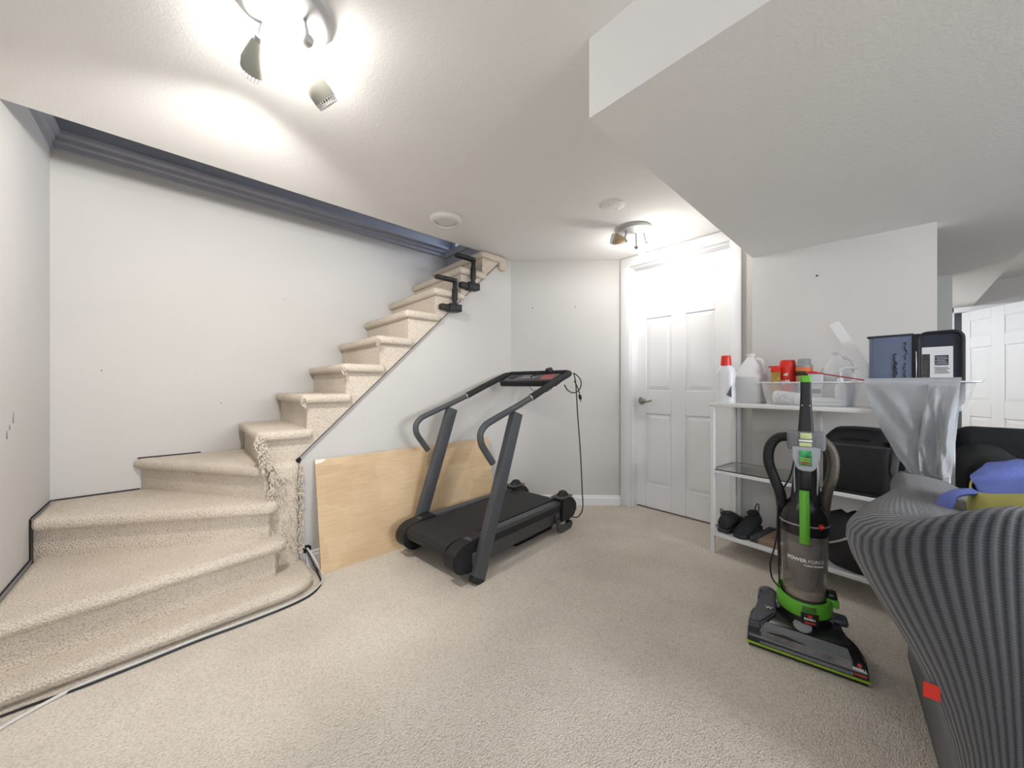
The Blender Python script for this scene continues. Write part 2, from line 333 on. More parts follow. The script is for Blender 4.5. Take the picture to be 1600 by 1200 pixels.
# six panel doors
def door(name, loc, rz, W_, H_, label, cols, rows, handle):
    e = bpy.data.objects.new(name, None); COL.objects.link(e); e.location = loc; e.rotation_euler = (0, 0, R(rz)); e['kind'] = 'structure'; e['label'] = label
    part('door_core', M_white, e, (0.003, 0, .012), (W_-.003, .03, H_))
    xs = [0.003]+[v for c in cols for v in c]+[W_-.003]
    for a, b in zip(xs[0::2], xs[1::2]): part('stile', M_white, e, (a, -.009, .012), (b, .001, H_), .0025, 1)
    zs = [.012]+[v for r_ in rows for v in r_]+[H_]
    for a, b in zip(zs[0::2], zs[1::2]):
        for c in cols: part('rail', M_white, e, (c[0], -.009, a), (c[1], .001, b), .0025, 1)
    for c in cols:
        for r_ in rows:
            bm = B(); g = .006; s_ = .03
            ring = lambda i, y: [(c[0]+i, y, r_[0]+i), (c[1]-i, y, r_[0]+i), (c[1]-i, y, r_[1]-i), (c[0]+i, y, r_[1]-i)]
            loft(bm, [ring(0, .0015), ring(g, .0015), ring(g, -.001), ring(g+s_, -.0075), ring(g+s_, -.0075)], False, True)
            obj('panel', bm, M_white, e, 0)
    if handle:
        x, z = handle
        h = obj('door_handle', lathe(B(), [(.0, 0), (.031, 0), (.031, .006), (.024, .012), (.011, .016), (.011, .05), (.0, .05)], 24, (x, -.009, z), (0, -1, 0)), M_steel, e); h['label'] = 'satin nickel lever handle'
        obj('lever', tube(B(), spline([(x, -.055, z), (x+.02, -.058, z), (x+.06, -.058, z-.004), (x+.085, -.058, z-.001), (x+.105, -.05, z+.008)], 5), [.010]*10+[.008]*11, 10), M_steel, h)
    return e
door('door_1', (2.91, 1.56, 0), -90, .76, 2.025, 'white six panel door beside the shelf', [(.095, .305), (.42, .627)], [(.21, .80), (.994, 1.598), (1.72, 1.913)], (.058, .906))
door('door_2', (6.08, -.44, 0), -146.8, .74, 1.80, 'white six panel door standing ajar in the far hall', [(.09, .30), (.42, .63)], [(.19, .72), (.88, 1.42), (1.53, 1.70)], None)

# small nail holes and scuffs in the walls
def dot(name, p, n, r, parent):
    o = obj(name, lathe(B(), [(0, 0), (r, 0), (r*.8, .0012), (0, .0012)], 8, p, n), mat('nail_hole', (.09, .08, .08), .8), None, 30); o.parent = parent
    return o
WA = bpy.data.objects['wall_angled']; WL = bpy.data.objects['wall_left']; WR = bpy.data.objects['wall_right']
dot('nail_hole', (2.256, 2.178, 1.711), (-.69, -.72, 0), .005, WA); dot('nail_hole', (2.524, 1.920, 1.72), (-.69, -.72, 0), .005, WA)
dot('nail_hole', (2.789, .34, 1.69), (-1, -.1, 0), .006, WR)
for y, z, h in ((2.389, .828, .03), (2.463, .885, .045), (2.42, .862, .018)):
    o = obj('scuff', prism(B(), [(-.006, 0), (0, -.004), (.006, .0), (.002, h)], 0, .001), mat('scuff_mark', (.2, .2, .21), .8), None, 0)
    o.matrix_world = Matrix.Translation((-.4995, y, z)) @ Matrix.Rotation(R(90), 4, 'Z') @ Matrix.Rotation(R(90), 4, 'X'); o.parent = WL
for x, z in ((.56, 1.66), (.95, .62), (-.32, 1.12), (.2, .92)): dot('nail_hole', (x, 3.0352, z), (0, -1, 0), .0035, bpy.data.objects['wall_back'])

# ================================================================== staircase
st = thing('carpeted_staircase', 'beige carpeted staircase with winding lower steps along the white wall', 'staircase', (0, 2.0, 0))
stY = Vector((0, 2.0, 0))
def sp(name, bm, m=M_stair, smooth=50):
    bmesh.ops.translate(bm, verts=bm.verts, vec=-stY); return obj(name, bm, m, st, smooth)
steps = [(.29, .79), (.50, .985), (.7137, 1.17), (.923, 1.36), (1.12, 1.555), (1.333, 1.745), (1.555, 1.945), (1.765, 2.118)]
nxt = [s[0] for s in steps[1:]]+[1.95]
for (X, z), X2 in zip(steps, nxt):
    sp('tread', box(B(), (X, 2.262, z-.055), (X2+.06, 3.028, z), .024, 4))
    sp('riser', box(B(), (X+.034, 2.359, z-.21), (X2+.075, 3.026, z-.02)))
# carpeted stringer between the treads and the sloping wall edge
lo = lambda x: .638+.967*(x-.50)-.004
poly = [(.36, .48), (.36, .62)]
poly = [(.33, .50), (.33, steps[0][1]-.03)]
for (X, z), X2 in zip(steps, nxt): poly += [(X+.032, z-.03), (X2+.032, z-.03)]
poly = [(.335, .45)]+[p for p in poly[2:]]+[(2.0, 2.08), (.50, lo(.50))]
sp('stringer', vprism(B(), poly, 2.297, 2.36), M_stair, 0)
sp('carpet_end', box(B(), (1.965, 2.268, 2.005), (2.045, 2.33, 2.115), .028, 4))
# winders
def winder(z, poly, riser, zl, r=.026):
    sp('tread', prism(B(), poly, z-.06, z, r, 4)); sp('riser', prism(B(), riser, zl, z-.02, .006, 2))
WZ = (.065, .245, .43, .61)
winder(WZ[3], [(-.205, 3.028), (.285, 2.30), (.335, 2.262), (.40, 2.285), (.40, 3.028)], [(-.165, 3.026), (.33, 2.292), (.42, 2.3), (.42, 3.026)], .38)
winder(WZ[2], [(-.4955, 2.66), (.33, 2.185), (.385, 2.205), (.385, 2.31), (.1, 3.028), (-.4955, 3.028)], [(-.494, 2.70), (.34, 2.225), (.38, 2.30), (.1, 3.02), (-.494, 3.02)], .2)
winder(WZ[1], [(-.4955, 2.005), (.36, 2.125), (.415, 2.155), (.415, 2.32), (-.1, 2.8), (-.4955, 2.8)], [(-.494, 2.05), (.36, 2.165), (.40, 2.30), (-.1, 2.75), (-.494, 2.75)], .02, .034)
winder(WZ[0], [(-.4955, 1.93), (.40, 1.985), (.475, 2.02), (.515, 2.08), (.52, 2.30), (.3, 2.36), (-.4955, 2.36)], [(-.494, 1.955), (.40, 2.01), (.49, 2.06), (.50, 2.30), (-.494, 2.36)], 0, .03)
# carpeted newel strip closing the end of the side wall, with frayed seams
sp('carpet_curb', box(B(), (.345, 2.268, .04), (.498, 2.40, .615), .035, 4))
sp('fray_gap_strip', box(B(), (.347, 2.266, .10), (.357, 2.275, .60), .001, 1), mat('fray_gap_dark', (.10, .085, .065), .95), 0)  # dark strip painting the gap behind the frayed tufts
bm = B()
def tuft(p, s):
    s *= 1.7; a = random.uniform(0, 6.28); d = Vector((math.cos(a)*.7, -.9, random.uniform(-.6, .5))).normalized(); q = Vector(p)
    tube(bm, [q, q+d*s*.6, q+d*s+Vector((0, 0, -s*.6))], [s*.25, s*.22, s*.1], 4)
for i in range(360):
    u = random.random(); z = .62-.52*u
    tuft((.352+.012*math.sin(u*9)+random.uniform(-.008, .008), 2.268, z), random.uniform(.008, .018))
for i in range(170):
    u = random.random(); tuft((.494+random.uniform(-.006, .006), 2.268, .60-.50*u), random.uniform(.006, .014))
for i in range(340):
    u = random.random(); tuft((.305+.03*u+random.uniform(-.012, .012), 2.262+.01*u, .775-.17*u), random.uniform(.008, .02))
for i in range(120):
    tuft((random.uniform(.38, .5), 2.266, random.uniform(.1, .55)), random.uniform(.005, .010))
for X, z in steps[1:4]:
    for i in range(30): tuft((X+random.uniform(-.004, .02), 2.264, z-random.uniform(.02, .07)), random.uniform(.004, .009))
o = sp('frayed_carpet_tufts', bm, M_stair, 60); o['kind'] = 'stuff'
# dark tack gap along the sloping seam
sp('seam', tube(B(), [(.485, 2.293, lo(.485)+.004), (1.99, 2.293, lo(1.99)+.004)], .0022, 6), M_dark)
sp('seam_knot', lathe(B(), [(0, 0), (.012, .002), (.014, .008), (.006, .014), (0, .014)], 10, (.49, 2.298, .618), (0, -1, 0)), M_dark)
# black strips painting the shaded gap between carpet and walls
for a, b in (((-.494, 3.031, .431), (-.17, 3.031, .431)), ((-.18, 3.031, .611), (.1, 3.031, .611)), ((-.4962, 2.69, .431), (-.4965, 3.03, .431)), ((-.4962, 2.06, .246), (-.4962, 2.68, .246)), ((-.4962, 2.675, .25), (-.4962, 2.675, .43))): sp('carpet_gap_dark', tube(B(), [a, b], .0034, 6), M_dark)

# black clamps gripping two treads
def clamp(label, x, z, zl):
    c = thing('clamp', label, 'clamp', (x, 2.25, zl), 0)
    H = z-zl
    part('top_jaw', M_tmblack, c, (-.155, -.018, H-.012), (.02, .03, H+.014), .006)
    obj('screw_bar', bar(B(), (0, 0, .01), (.004, 0, H), .03, .022, .004, (0, 1, 0)), M_tmblack, c)
    obj('bar_sleeve', bar(B(), (.001, 0, .05), (.003, 0, H-.06), .038, .028, .005, (0, 1, 0)), M_tmblack, c)
    obj('pivot', lathe(B(), [(0, 0), (.012, 0), (.012, .006), (0, .006)], 12, (.004, -.016, H+.001), (0, -1, 0)), M_vgrey, c)
    part('lower_jaw', M_tmblack, c, (-.12, -.02, -.028), (-.01, .03, .012), .006)
    part('pad', M_tmblack, c, (-.055, -.03, -.032), (.048, .035, .022), .006)
clamp('black clamp gripping the stair tread second from the top', 1.669, 2.010, 1.805)
clamp('black clamp gripping the lower of the two clamped stair treads', 1.500, 1.815, 1.615)

# ================================================================== plywood and cables
e = thing('plywood_board', 'pale plywood board leaning against the white stair wall', 'board', (1.205, 2.155, 0))
th_ = math.atan2(.125, .61); o = part('plywood_sheet', M_ply, e, (-.635, 0, 0), (.635, .014, .622), .001, 1); o.rotation_euler = (-th_, 0, 0)
bm = prism(B(), [(-.635, .622), (-.635, .597), (-.60, .602), (-.573, .622)], -.0012, .0005); o2 = obj('splintered_corner', bm, mat('pale_splinter', (.8, .77, .70), .8), o, 0); o2.rotation_euler = (R(90), 0, 0)
def cable(name, label, pts, r, m): return tag(obj(name, tube(B(), spline(pts, 8), r, 8), m), label, 'cable')
cable('white_cable', 'white cable coming out of the wall hole and running along the bottom step',
      [(.537, 2.335, .10), (.537, 2.296, .103), (.552, 2.25, .075), (.568, 2.20, .03), (.566, 2.12, .007), (.54, 2.05, .006), (.47, 1.985, .006), (.36, 1.955, .006), (.2, 1.945, .006), (.05, 1.942, .006), (-.1, 1.925, .006), (-.24, 1.915, .006), (-.32, 1.885, .006), (-.40, 1.835, .006), (-.46, 1.79, .006)], .0055, M_cordw)
cable('black_cable', 'black cable running along the bottom of the stairs under the white one',
      [(.531, 2.335, .095), (.532, 2.292, .095), (.547, 2.24, .05), (.555, 2.17, .012), (.55, 2.09, .0045), (.53, 2.03, .0045), (.465, 1.968, .0045), (.36, 1.940, .0045), (.2, 1.929, .0045), (.05, 1.927, .0045), (-.1, 1.912, .0045), (-.24, 1.902, .0045), (-.34, 1.907, .0045), (-.45, 1.903, .0045), (-.494, 1.89, .0045)], .0042, M_cordk)
o = obj('cable_hole', lathe(B(), [(0, 0), (.022, 0), (.024, .002), (0, .003)], 14, (.535, 2.3095, .10), (0, -1, 0)), M_dark, bpy.data.objects['wall_stair'])

# ================================================================== treadmill
tm = thing('treadmill', 'grey and black folding treadmill with long handrails', 'treadmill', (1.136, 1.510, 0), 5.65)
for w in (0.0, .6):
    s_ = 1 if w else -1
    rail = [(.128, w, .61), (.085, w, .665), (.045, w, .72), (.034, w, .757), (.040, w, .79), (.07, w, .82), (.12, w, .842), (.34, w, .915), (.47, w, .962)]
    hr = obj('handrail', tube(B(), spline(rail, 6), .0185, 12), M_tmgrey, tm)
    grip = spline([(.462, w, .959), (.62, w, 1.020), (.80, w, 1.086), (.885, w, 1.115), (.918, w+(-s_)*.02, 1.122), (.93, w+(-s_)*.06, 1.124)], 6)
    obj('foam_grip', tube(B(), grip, .0225, 14), M_foam, hr)
    obj('collar', lathe(B(), [(0, 0), (.0205, 0), (.0205, .02), (0, .02)], 14, (.452, w, .955), (.93, 0, .37)), M_chrome, hr)
    up = obj('upright', bar(B(), (.012, w, .012), (.327, w, .875), .078, .042, .005, (0, 1, 0)), M_tmgrey, tm)
    obj('foot_cap', bar(B(), (-.002, w, -.0), (.016, w, .03), .080, .046, .008, (0, 1, 0)), M_tmblack, up)
    obj('wheel', lathe(B(), [(0, -.012), (.034, -.012), (.036, -.006), (.036, .006), (.034, .012), (0, .012)], 20, (.055, w+.02 if not w else w-.02, .04), (0, 1, 0)), M_tmblack, up)
    part('side_rail', M_tmgrey, tm, (.0, (.045 if not w else .505), .07), (.86, (.10 if not w else .555), .212), .006)
    part('rail_stripe', M_tmblack, tm, (.06, (.041 if not w else .55), .148), (.86, (.05 if not w else .559), .186), .001, 1)
    # rounded end caps of the roller at the walking end
    y0, y1 = (.025, .115) if not w else (.485, .58)
    prof = [(-.075, .062), (-.105, .08), (-.125, .115), (-.122, .152), (-.10, .182), (-.06, .203), (.09, .219), (.115, .216), (.115, .052), (.0, .048)]
    bm = vprism(B(), prof, y0, y1); bmesh.ops.bevel(bm, geom=list(bm.edges), offset=.006, segments=2, affect='EDGES')
    ec = obj('end_cap', bm, M_tmblack, tm, 35)
    obj('bolt', lathe(B(), [(0, 0), (.009, 0), (.009, .004), (0, .004)], 10, (-.1, (y0+y1)/2, .17), (-.8, 0, .6)), M_dark, ec)
    # motor end blocks with domes
    y0, y1 = (.028, .12) if not w else (.48, .572)
    prof = [(.845, .07), (.86, .232), (.90, .236), (1.0, .215), (1.045, .17), (1.05, .12), (1.01, .075), (.95, .06)]
    bm = vprism(B(), prof, y0, y1); bmesh.ops.bevel(bm, geom=list(bm.edges), offset=.008, segments=2, affect='EDGES')
    mb = obj('rear_block', bm, M_tmblack, tm, 35)
    bm = B(); yc = (y0+y1)/2
    lathe(bm, [(.052, 0), (.05, .018), (.042, .034), (.026, .046), (0, .05)], 20, (.925, yc, .222)); 
    for v in bm.verts: v.co.y = yc+(v.co.y-yc)*.72
    obj('dome', bm, M_tmblack, mb)
    part('dome_plate', M_tmgrey, mb, (.845, y0-.004, .228), (.985, y1+.004, .238), .004)
    # transport bracket
    bm = B(); vprism(bm, [(.775, .135), (.80, .142), (.825, .06), (.90, .045), (.955, .05), (.965, .02), (.95, .003), (.84, .0), (.80, .02)], y0-.008, y0+.006 if not w else y0-.002)
    br = obj('support_bracket', bm, M_tmgrey, tm, 0)
    obj('roller_wheel', lathe(B(), [(0, -.014), (.028, -.014), (.028, .014), (0, .014)], 18, (.955, y0+.012, .03), (0, 1, 0)), M_tmblack, br)
    obj('bracket_bolt', lathe(B(), [(0, 0), (.008, 0), (.008, .005), (0, .005)], 10, (.79, y0-.008, .115), (0, -1, 0)), M_dark, br)
    # clevis where the upright bolts to the deck
    obj('pivot_bracket', box(B(), (.0, (.02 if not w else .56), .075), (.075, (.048 if not w else .585), .15), .004), M_tmgrey, up)
# deck, belt and belly pan
part('deck', M_tmblack, tm, (-.02, .09, .13), (.95, .51, .188), .004)
prof = [(-.06, .205), (-.095, .19), (-.108, .165), (-.10, .13), (-.075, .112), (-.03, .11), (.9, .11), (.94, .13), (.95, .165), (.93, .195), (.89, .2075)]
bm = vprism(B(), prof, .118, .482); obj('belt', bm, M_belt, tm, 30)
part('belly_pan', M_tmblack, tm, (.45, .11, .0), (.86, .48, .13), .02)
obj('roller', tube(B(), [(-.06, .03, .155), (-.06, .57, .155)], .036, 16), M_tmblack, tm)
part('crossbar', M_tmgrey, tm, (.03, .0, .09), (.06, .6, .12), .003)
# console
cs = bpy.data.objects.new('console', None); COL.objects.link(cs); cs.parent = tm; cs.location = (.845, .3, 1.075); cs.rotation_euler = (0, R(-24), 0)
o = obj('console_tray', box(B(), (-.075, -.265, -.022), (.085, .265, .022), .012, 3), M_tmblack, cs)
o = part('console_panel', M_vgrey, cs, (-.065, -.235, .020), (.06, .235, .025), .002)
part('console_display', mat('lcd_grey', (.16, .17, .17), .2), cs, (-.035, -.06, .0245), (.035, .09, .0275), .001, 1)
part('safety_sticker', mat('pink_red_sticker', (.45, .12, .13), .5), cs, (-.045, -.215, .0245), (.045, -.11, .0265), .0005, 1)
obj('cup_recess', lathe(B(), [(0, 0), (.032, 0), (.034, .003), (0, .003)], 20, (-.0, .175, .0245)), M_tmblack, cs)
obj('top_bar', tube(B(), [(.088, -.27, .02), (.088, .27, .02)], .019, 12), M_foam, cs)
obj('knob', lathe(B(), [(0, 0), (.03, 0), (.026, .022), (0, .024)], 16, (.085, -.12, .034)), M_tmblack, cs)
obj('safety_key', tube(B(), spline([(-.03, -.03, .03), (-.04, -.05, .05), (-.01, -.085, .045), (.02, -.07, .05), (.01, -.03, .04)], 5), .004, 6), M_tmblack, cs)
obj('safety_tether', tube(B(), spline([(.80, .28, 1.05), (.79, .26, 1.01), (.81, .19, .985), (.84, .13, 1.0), (.86, .09, 1.05)], 6), .0022, 6), M_cordk, tm)
# power cord hanging from the console, a loop and a plug
obj('power_cord', tube(B(), spline([(1.0, .06, .07), (1.06, .03, .05), (1.10, .01, .11), (1.085, .005, .25), (1.05, .0, .55), (1.01, -.003, .80), (.985, -.006, .98), (.975, -.006, 1.06), (.955, -.004, 1.12)], 8), .0042, 8), M_cordk, tm)
obj('cord_loop', tube(B(), spline([(.80, -.025, 1.04), (.83, -.03, 1.005), (.89, -.032, .985), (.96, -.03, .992), (1.01, -.028, 1.03), (1.02, -.02, 1.075), (.985, -.01, 1.11), (.95, 0, 1.125)], 6), .0042, 8), M_cordk, tm)
pc = obj('plug_cord', tube(B(), spline([(.955, -.006, 1.07), (.965, -.018, 1.04), (.985, -.025, 1.0), (.995, -.028, .965)], 6), .0038, 8), M_cordk, tm)
obj('plug', bar(B(), (.994, -.028, .968), (1.003, -.030, .935), .02, .014, .003), M_cordk, pc)
obj('prong', bar(B(), (1.003, -.030, .936), (1.008, -.031, .915), .012, .003, 0), M_chrome, pc)

# ================================================================== ceiling things
def spot(label, c, heads, power, rods):
    t_ = thing('ceiling_spotlight', label, 'ceiling light', (c[0], c[1], CH), 0, None)
    obj('canopy', lathe(B(), [(0, .0), (.118, .0), (.118, -.012), (.108, -.02), (.10, -.022), (0, -.022)], 36), M_chrome if False else mat('satin_canopy', (.5, .5, .5), .5, .3), t_)
    for n0, n1, m, lit, style in heads:
        a = Vector(n0); b = Vector(n1); d = (b-a).normalized(); L = (b-a).length
        rd = obj('rod', tube(B(), [(a.x*.82, a.y*.82, -.018), (a.x*.95, a.y*.95, a.z+.03), (a.x, a.y, a.z)], .006, 10), M_chrome, t_)
        obj('swivel', lathe(B(), [(0, -.014), (.012, -.014), (.014, 0), (.012, .012), (0, .014)], 14, a, d), M_chrome, rd)
        if style == 'cone':
            bm = B(); prof = [(.014, 0), (.02, .008), (.030, L*.45), (.037, L*.75), (.036, L), (.033, L), (.033, L*.75), (.026, L*.45), (.014, .012)]
            aa, bb = frame(d); n = 28
            loft(bm, [[a+d*t2+(aa*math.cos(2*math.pi*k/n)+bb*math.sin(2*math.pi*k/n))*r for k in range(n)] for r, t2 in prof], False, False)
            sh = obj('shade', bm, m, t_)
            if lit is not None:
                bm = B()
                for k in range(24):
                    q = (aa*math.cos(2*math.pi*k/24)+bb*math.sin(2*math.pi*k/24)); bar(bm, b+q*.035-d*.002, b+q*.031+d*.012, .0035, .0035, 0, q.cross(d))
                lathe(bm, [(.033, .011), (.0345, .011), (.0345, .014), (.033, .014)], 28, b, d)
                obj('grille_ring', bm, M_vent, sh)
        bl = lathe(B(), [(0, 0), (.012, .004), (.013, .02), (.019, .034), (.022, .048), (.018, .062), (0, .07)], 16, a+d*.008, d)
        o_ = obj('bulb', bl, M_bulb if lit else M_bulboff, t_)
        if lit:
            l_ = point('spotlight_bulb_light', Vector((c[0], c[1], CH))+a+d*(.15 if style == 'cone' else .115), power*lit, (1, .968, .925), .025)
            if style != 'bare':
                l_.data.type = 'SPOT'; l_.data.spot_size = R(132); l_.data.spot_blend = .45; l_.rotation_euler = (d+Vector((0, 0, -.35))).to_track_quat('-Z', 'Y').to_euler()
    return t_
c1 = (.225, 1.20)
def rel(p, c): return (p[0]-c[0], p[1]-c[1], p[2]-CH)
spot('three headed ceiling spotlight with grey glass shades above the stairs side', c1, [
    (rel((.172, 1.283, 2.05), c1), rel((.171, 1.366, 2.015), c1), M_frost, .98, 'cone'),
    (rel((.285, 1.285, 2.05), c1), rel((.358, 1.302, 1.985), c1), M_frost, 0, 'cone'),
    (rel((.275, 1.175, 2.04), c1), rel((.268, 1.245, 2.045), c1), M_frost, .2, 'bare')], 42, 0)
c2 = (2.313, 1.259)
spot('three headed ceiling spotlight with an amber shade near the panel door', c2, [
    ((-.055, .035, -.085), (-.118, .085, -.075), M_amber, 0, 'cone'),
    ((.04, -.0, -.115), (.10, -.02, -.16), M_frost, .75, 'bare'),
    ((.085, -.045, -.085), (.16, -.07, -.125), M_frost, .6, 'door')], 5.8, 0)
t_ = thing('ceiling_vent', 'round white ceiling vent in the ceiling near the stair opening', 'vent', (1.269, 2.003, CH))
obj('vent_rim', lathe(B(), [(.098, 0), (.104, -.012), (.10, -.028), (.085, -.036), (.072, -.034), (.07, -.022), (.07, 0)], 40), M_vent, t_)
obj('vent_damper', lathe(B(), [(0, -.012), (.066, -.012), (.068, -.02), (.06, -.026), (0, -.027)], 40), M_vent, t_)
t_ = thing('ceiling_cover_plate', 'flat round white cover plate on the ceiling', 'cover plate', (1.915, 1.18, CH))
obj('plate', lathe(B(), [(0, 0), (.072, 0), (.07, -.005), (.06, -.008), (0, -.008)], 36), M_vent, t_)
for s_ in (-1, 1): obj('plate_screw', lathe(B(), [(0, 0), (.005, 0), (.004, -.003), (0, -.003)], 8, (s_*.04, 0, -.008)), M_chrome, t_)
hl = thing('hall_ceiling_lamp', 'small round ceiling lamp in the far hall', 'ceiling light', (5.2, .40, 1.872))
obj('lamp_dome', lathe(B(), [(.0, 0), (.14, 0), (.14, -.02), (.11, -.06), (.05, -.085), (0, -.09)], 28), M_bulb, hl)
point('hall_lamp_light', (5.2, .40, 1.872-.16), 13, (.84, .91, 1), .06)

# ================================================================== shelf unit and what is on it
SO = Vector((2.43, .807, 0)); SA = -95.95; SW, SD, SH = .95, .335, .928
sm = Matrix.Translation(SO) @ Matrix.Rotation(R(SA), 4, 'Z')
def sw(x, y, z): return sm @ Vector((x, y, z))
sh = thing('shelf_unit', 'white metal shelf unit with a glass middle shelf standing against the wall', 'shelf', SO, SA)
for x in (0, SW-.022):
    for y in (0, SD-.022): part('leg', M_shelf, sh, (x, y, 0), (x+.022, y+.022, SH-.02), .002, 1)
part('back_post', M_shelf, sh, (.45, SD-.02, .13), (.468, SD-.004, SH-.02), .002, 1)
part('shelf_top', M_shelf, sh, (-.006, -.006, SH-.022), (SW+.006, SD+.004, SH), .003)
for z in (.515,):
    part('front_bar', M_shelf, sh, (.022, 0, z-.02), (SW-.022, .02, z), .002, 1); part('back_bar', M_shelf, sh, (.022, SD-.02, z-.02), (SW-.022, SD, z), .002, 1)
    part('side_bar', M_shelf, sh, (0, .02, z-.02), (.02, SD-.02, z), .002, 1); part('side_bar', M_shelf, sh, (SW-.02, .02, z-.02), (SW, SD-.02, z), .002, 1)
    part('glass_shelf', M_glass, sh, (.004, .004, z), (SW-.004, SD-.004, z+.005))
part('shelf_bottom', M_shelf, sh, (.002, 0, .108), (SW-.002, SD, .128), .002, 1)

ZT = SH+.0005
def on(x, y, z=ZT): return sw(x, y, z)
def rrect(cx, cy, hx, hy, r, z, n=5):
    out = []
    for qx, qy, a0 in ((1, 1, 0), (-1, 1, 90), (-1, -1, 180), (1, -1, 270)):
        for k in range(n): a = R(a0+90*k/(n-1)); out.append(Vector((cx+qx*(hx-r)+math.cos(a)*r, cy+qy*(hy-r)+math.sin(a)*r, z)))
    return out
# laundry bottle with red cap
t_ = thing('detergent_bottle', 'white detergent bottle with a red cap at the end of the shelf', 'bottle', on(.066, .06), SA)
bm = B(); loft(bm, [rrect(0, 0, hx, hy, r, z) for hx, hy, r, z in ((.046, .03, .02, 0), (.05, .034, .022, .012), (.05, .034, .022, .07), (.046, .031, .022, .12), (.05, .034, .024, .18), (.044, .03, .024, .21), (.03, .026, .02, .228), (.026, .024, .018, .233))]); obj('bottle_body', bm, M_bottle, t_, 60)
obj('cap', lathe(B(), [(0, .228), (.029, .228), (.03, .235), (.026, .288), (.022, .292), (0, .292)], 20), M_redcap, t_)
bm = B(); loft(bm, [[Vector((x, -.0352, z)) for x, z in ((.018, .05), (.046, .035), (.046, .11), (.034, .085))], [Vector((x, -.0362, z)) for x, z in ((.018, .05), (.046, .035), (.046, .11), (.034, .085))]]); obj('label_patch', bm, mat('grey_label', (.12, .13, .16), .5), t_, 0)
# vinegar jugs
def jug(label, x, y, s, z=ZT, lid=False):
    t_ = thing('plastic_jug', label, 'jug', on(x, y, z), SA)
    bm = B(); loft(bm, [rrect(0, 0, hx*s, hx*s*.95, r*s, zz*s) for hx, r, zz in ((.066, .02, 0), (.072, .028, .01), (.072, .028, .148), (.078, .036, .156), (.078, .04, .168), (.066, .04, .195), (.044, .03, .24), (.024, .02, .275), (.019, .017, .285), (.019, .017, .297))]); obj('jug_body', bm, M_jug, t_, 60)
    obj('neck_rim', lathe(B(), [(.016*s, .292*s), (.022*s, .292*s), (.022*s, .304*s), (.016*s, .304*s)], 18), M_jug, t_)
    obj('jug_handle', tube(B(), spline([(.028*s, 0, .272*s), (.058*s, 0, .258*s), (.076*s, 0, .21*s), (.074*s, 0, .175*s)], 6), .010*s, 8), M_jug, t_)
    return t_
jug('empty milky plastic jug beside the detergent bottle', .150, .205, 1.0)
# baskets
def basket(label, x0, x1, y0, y1, hgt, inset):
    cx, cy = (x0+x1)/2, (y0+y1)/2; hx, hy = (x1-x0)/2, (y1-y0)/2
    t_ = thing('plastic_basket', label, 'basket', on(cx, cy), SA); w = .0022
    bm = B(); loft(bm, [rrect(0, 0, hx-inset, hy-inset*.7, .03, 0), rrect(0, 0, hx-.006, hy-.006, .03, hgt), rrect(0, 0, hx-.006-w, hy-.006-w, .03, hgt), rrect(0, 0, hx-inset-w, hy-inset*.7-w, .03, w)], True, True)
    obj('basket_body', bm, M_basket, t_, 50)
    bm = B(); loft(bm, [rrect(0, 0, a, b_, .032, z) for a, b_, z in ((hx-.007, hy-.007, hgt-.006), (hx+.008, hy+.008, hgt-.004), (hx+.008, hy+.008, hgt+.002), (hx-.007, hy-.007, hgt+.002), (hx-.007, hy-.007, hgt-.006))], False, False)
    obj('basket_rim', bm, mat('white_plastic_rim', (.84, .85, .86), .35), t_, 50)
    for s_ in (-1, 1):
        bm = B(); loft(bm, [rrect(s_*(hx-.004), 0, .010, .045, .008, hgt-.004), rrect(s_*(hx+.006), 0, .014, .04, .008, hgt+.005)]); obj('basket_grip', bm, MATS['white_plastic_rim'], t_, 50)
    return t_
basket('frosted plastic basket full of jars and bottles', .252, .652, .012, .315, .125, .03)
basket('frosted plastic basket holding the zip case under the grey towel', .675, 1.02, .012, .315, .125, .04)
ZB = ZT+.004
t_ = thing('snack_can', 'tall red canister standing in the basket', 'canister', on(.345, .185, ZB), SA)
obj('can_body', lathe(B(), [(0, 0), (.038, 0), (.04, .004), (.04, .215), (.036, .24), (.033, .249), (.02, .25), (0, .25)], 26), M_redcap, t_)
text('can_lettering', '40', .022, M_wtext, t_, None, (0, 0, .0402, .165), .2, .0006)
bm = B(); pts = [Vector((.0405*math.sin(R(a)), -.0405*math.cos(R(a)), .122+.012*math.sin(a*.35)+.004*math.sin(a*.11))) for a in range(-34, 35, 3)]; tube(bm, pts, .0032, 6); obj('can_script', bm, M_wtext, t_)
t_ = thing('seasoning_box', 'small red and yellow box leaning in the basket', 'box', on(.303, .135, ZB), SA)
part('box_body', mat('ochre_print', (.34, .22, .05), .6, var=.5, vscale=40), t_, (-.02, -.014, 0), (.02, .014, .185), .002)
part('box_top', M_redcap, t_, (-.021, -.015, .18), (.021, .015, .208), .002); part('box_flap', M_red, t_, (-.034, -.012, .207), (.012, .012, .216), .001, 1)
t_ = thing('spice_jar', 'clear lidded jar with orange and dark bands in the basket', 'jar', on(.425, .17, ZB), SA)
obj('jar_body', lathe(B(), [(0, 0), (.036, 0), (.037, .2), (.034, .206), (0, .206)], 24), mat('peanut_brown', (.45, .28, .16), .4), t_)
for z0, z1, m in ((.186, .204, mat('orange_label', (.8, .22, .06), .5)), (.158, .182, mat('dark_brown_label', (.05, .025, .015), .5)), (.03, .12, mat('grey_label2', (.2, .21, .23), .5))): obj('jar_band', lathe(B(), [(.0375, z0), (.038, z0), (.038, z1), (.0375, z1)], 24), m, t_)
obj('jar_lid', lathe(B(), [(0, .204), (.038, .204), (.038, .216), (.03, .222), (.029, .248), (.026, .252), (0, .252)], 24), mat('grey_jar_lid', (.3, .32, .34), .35), t_)
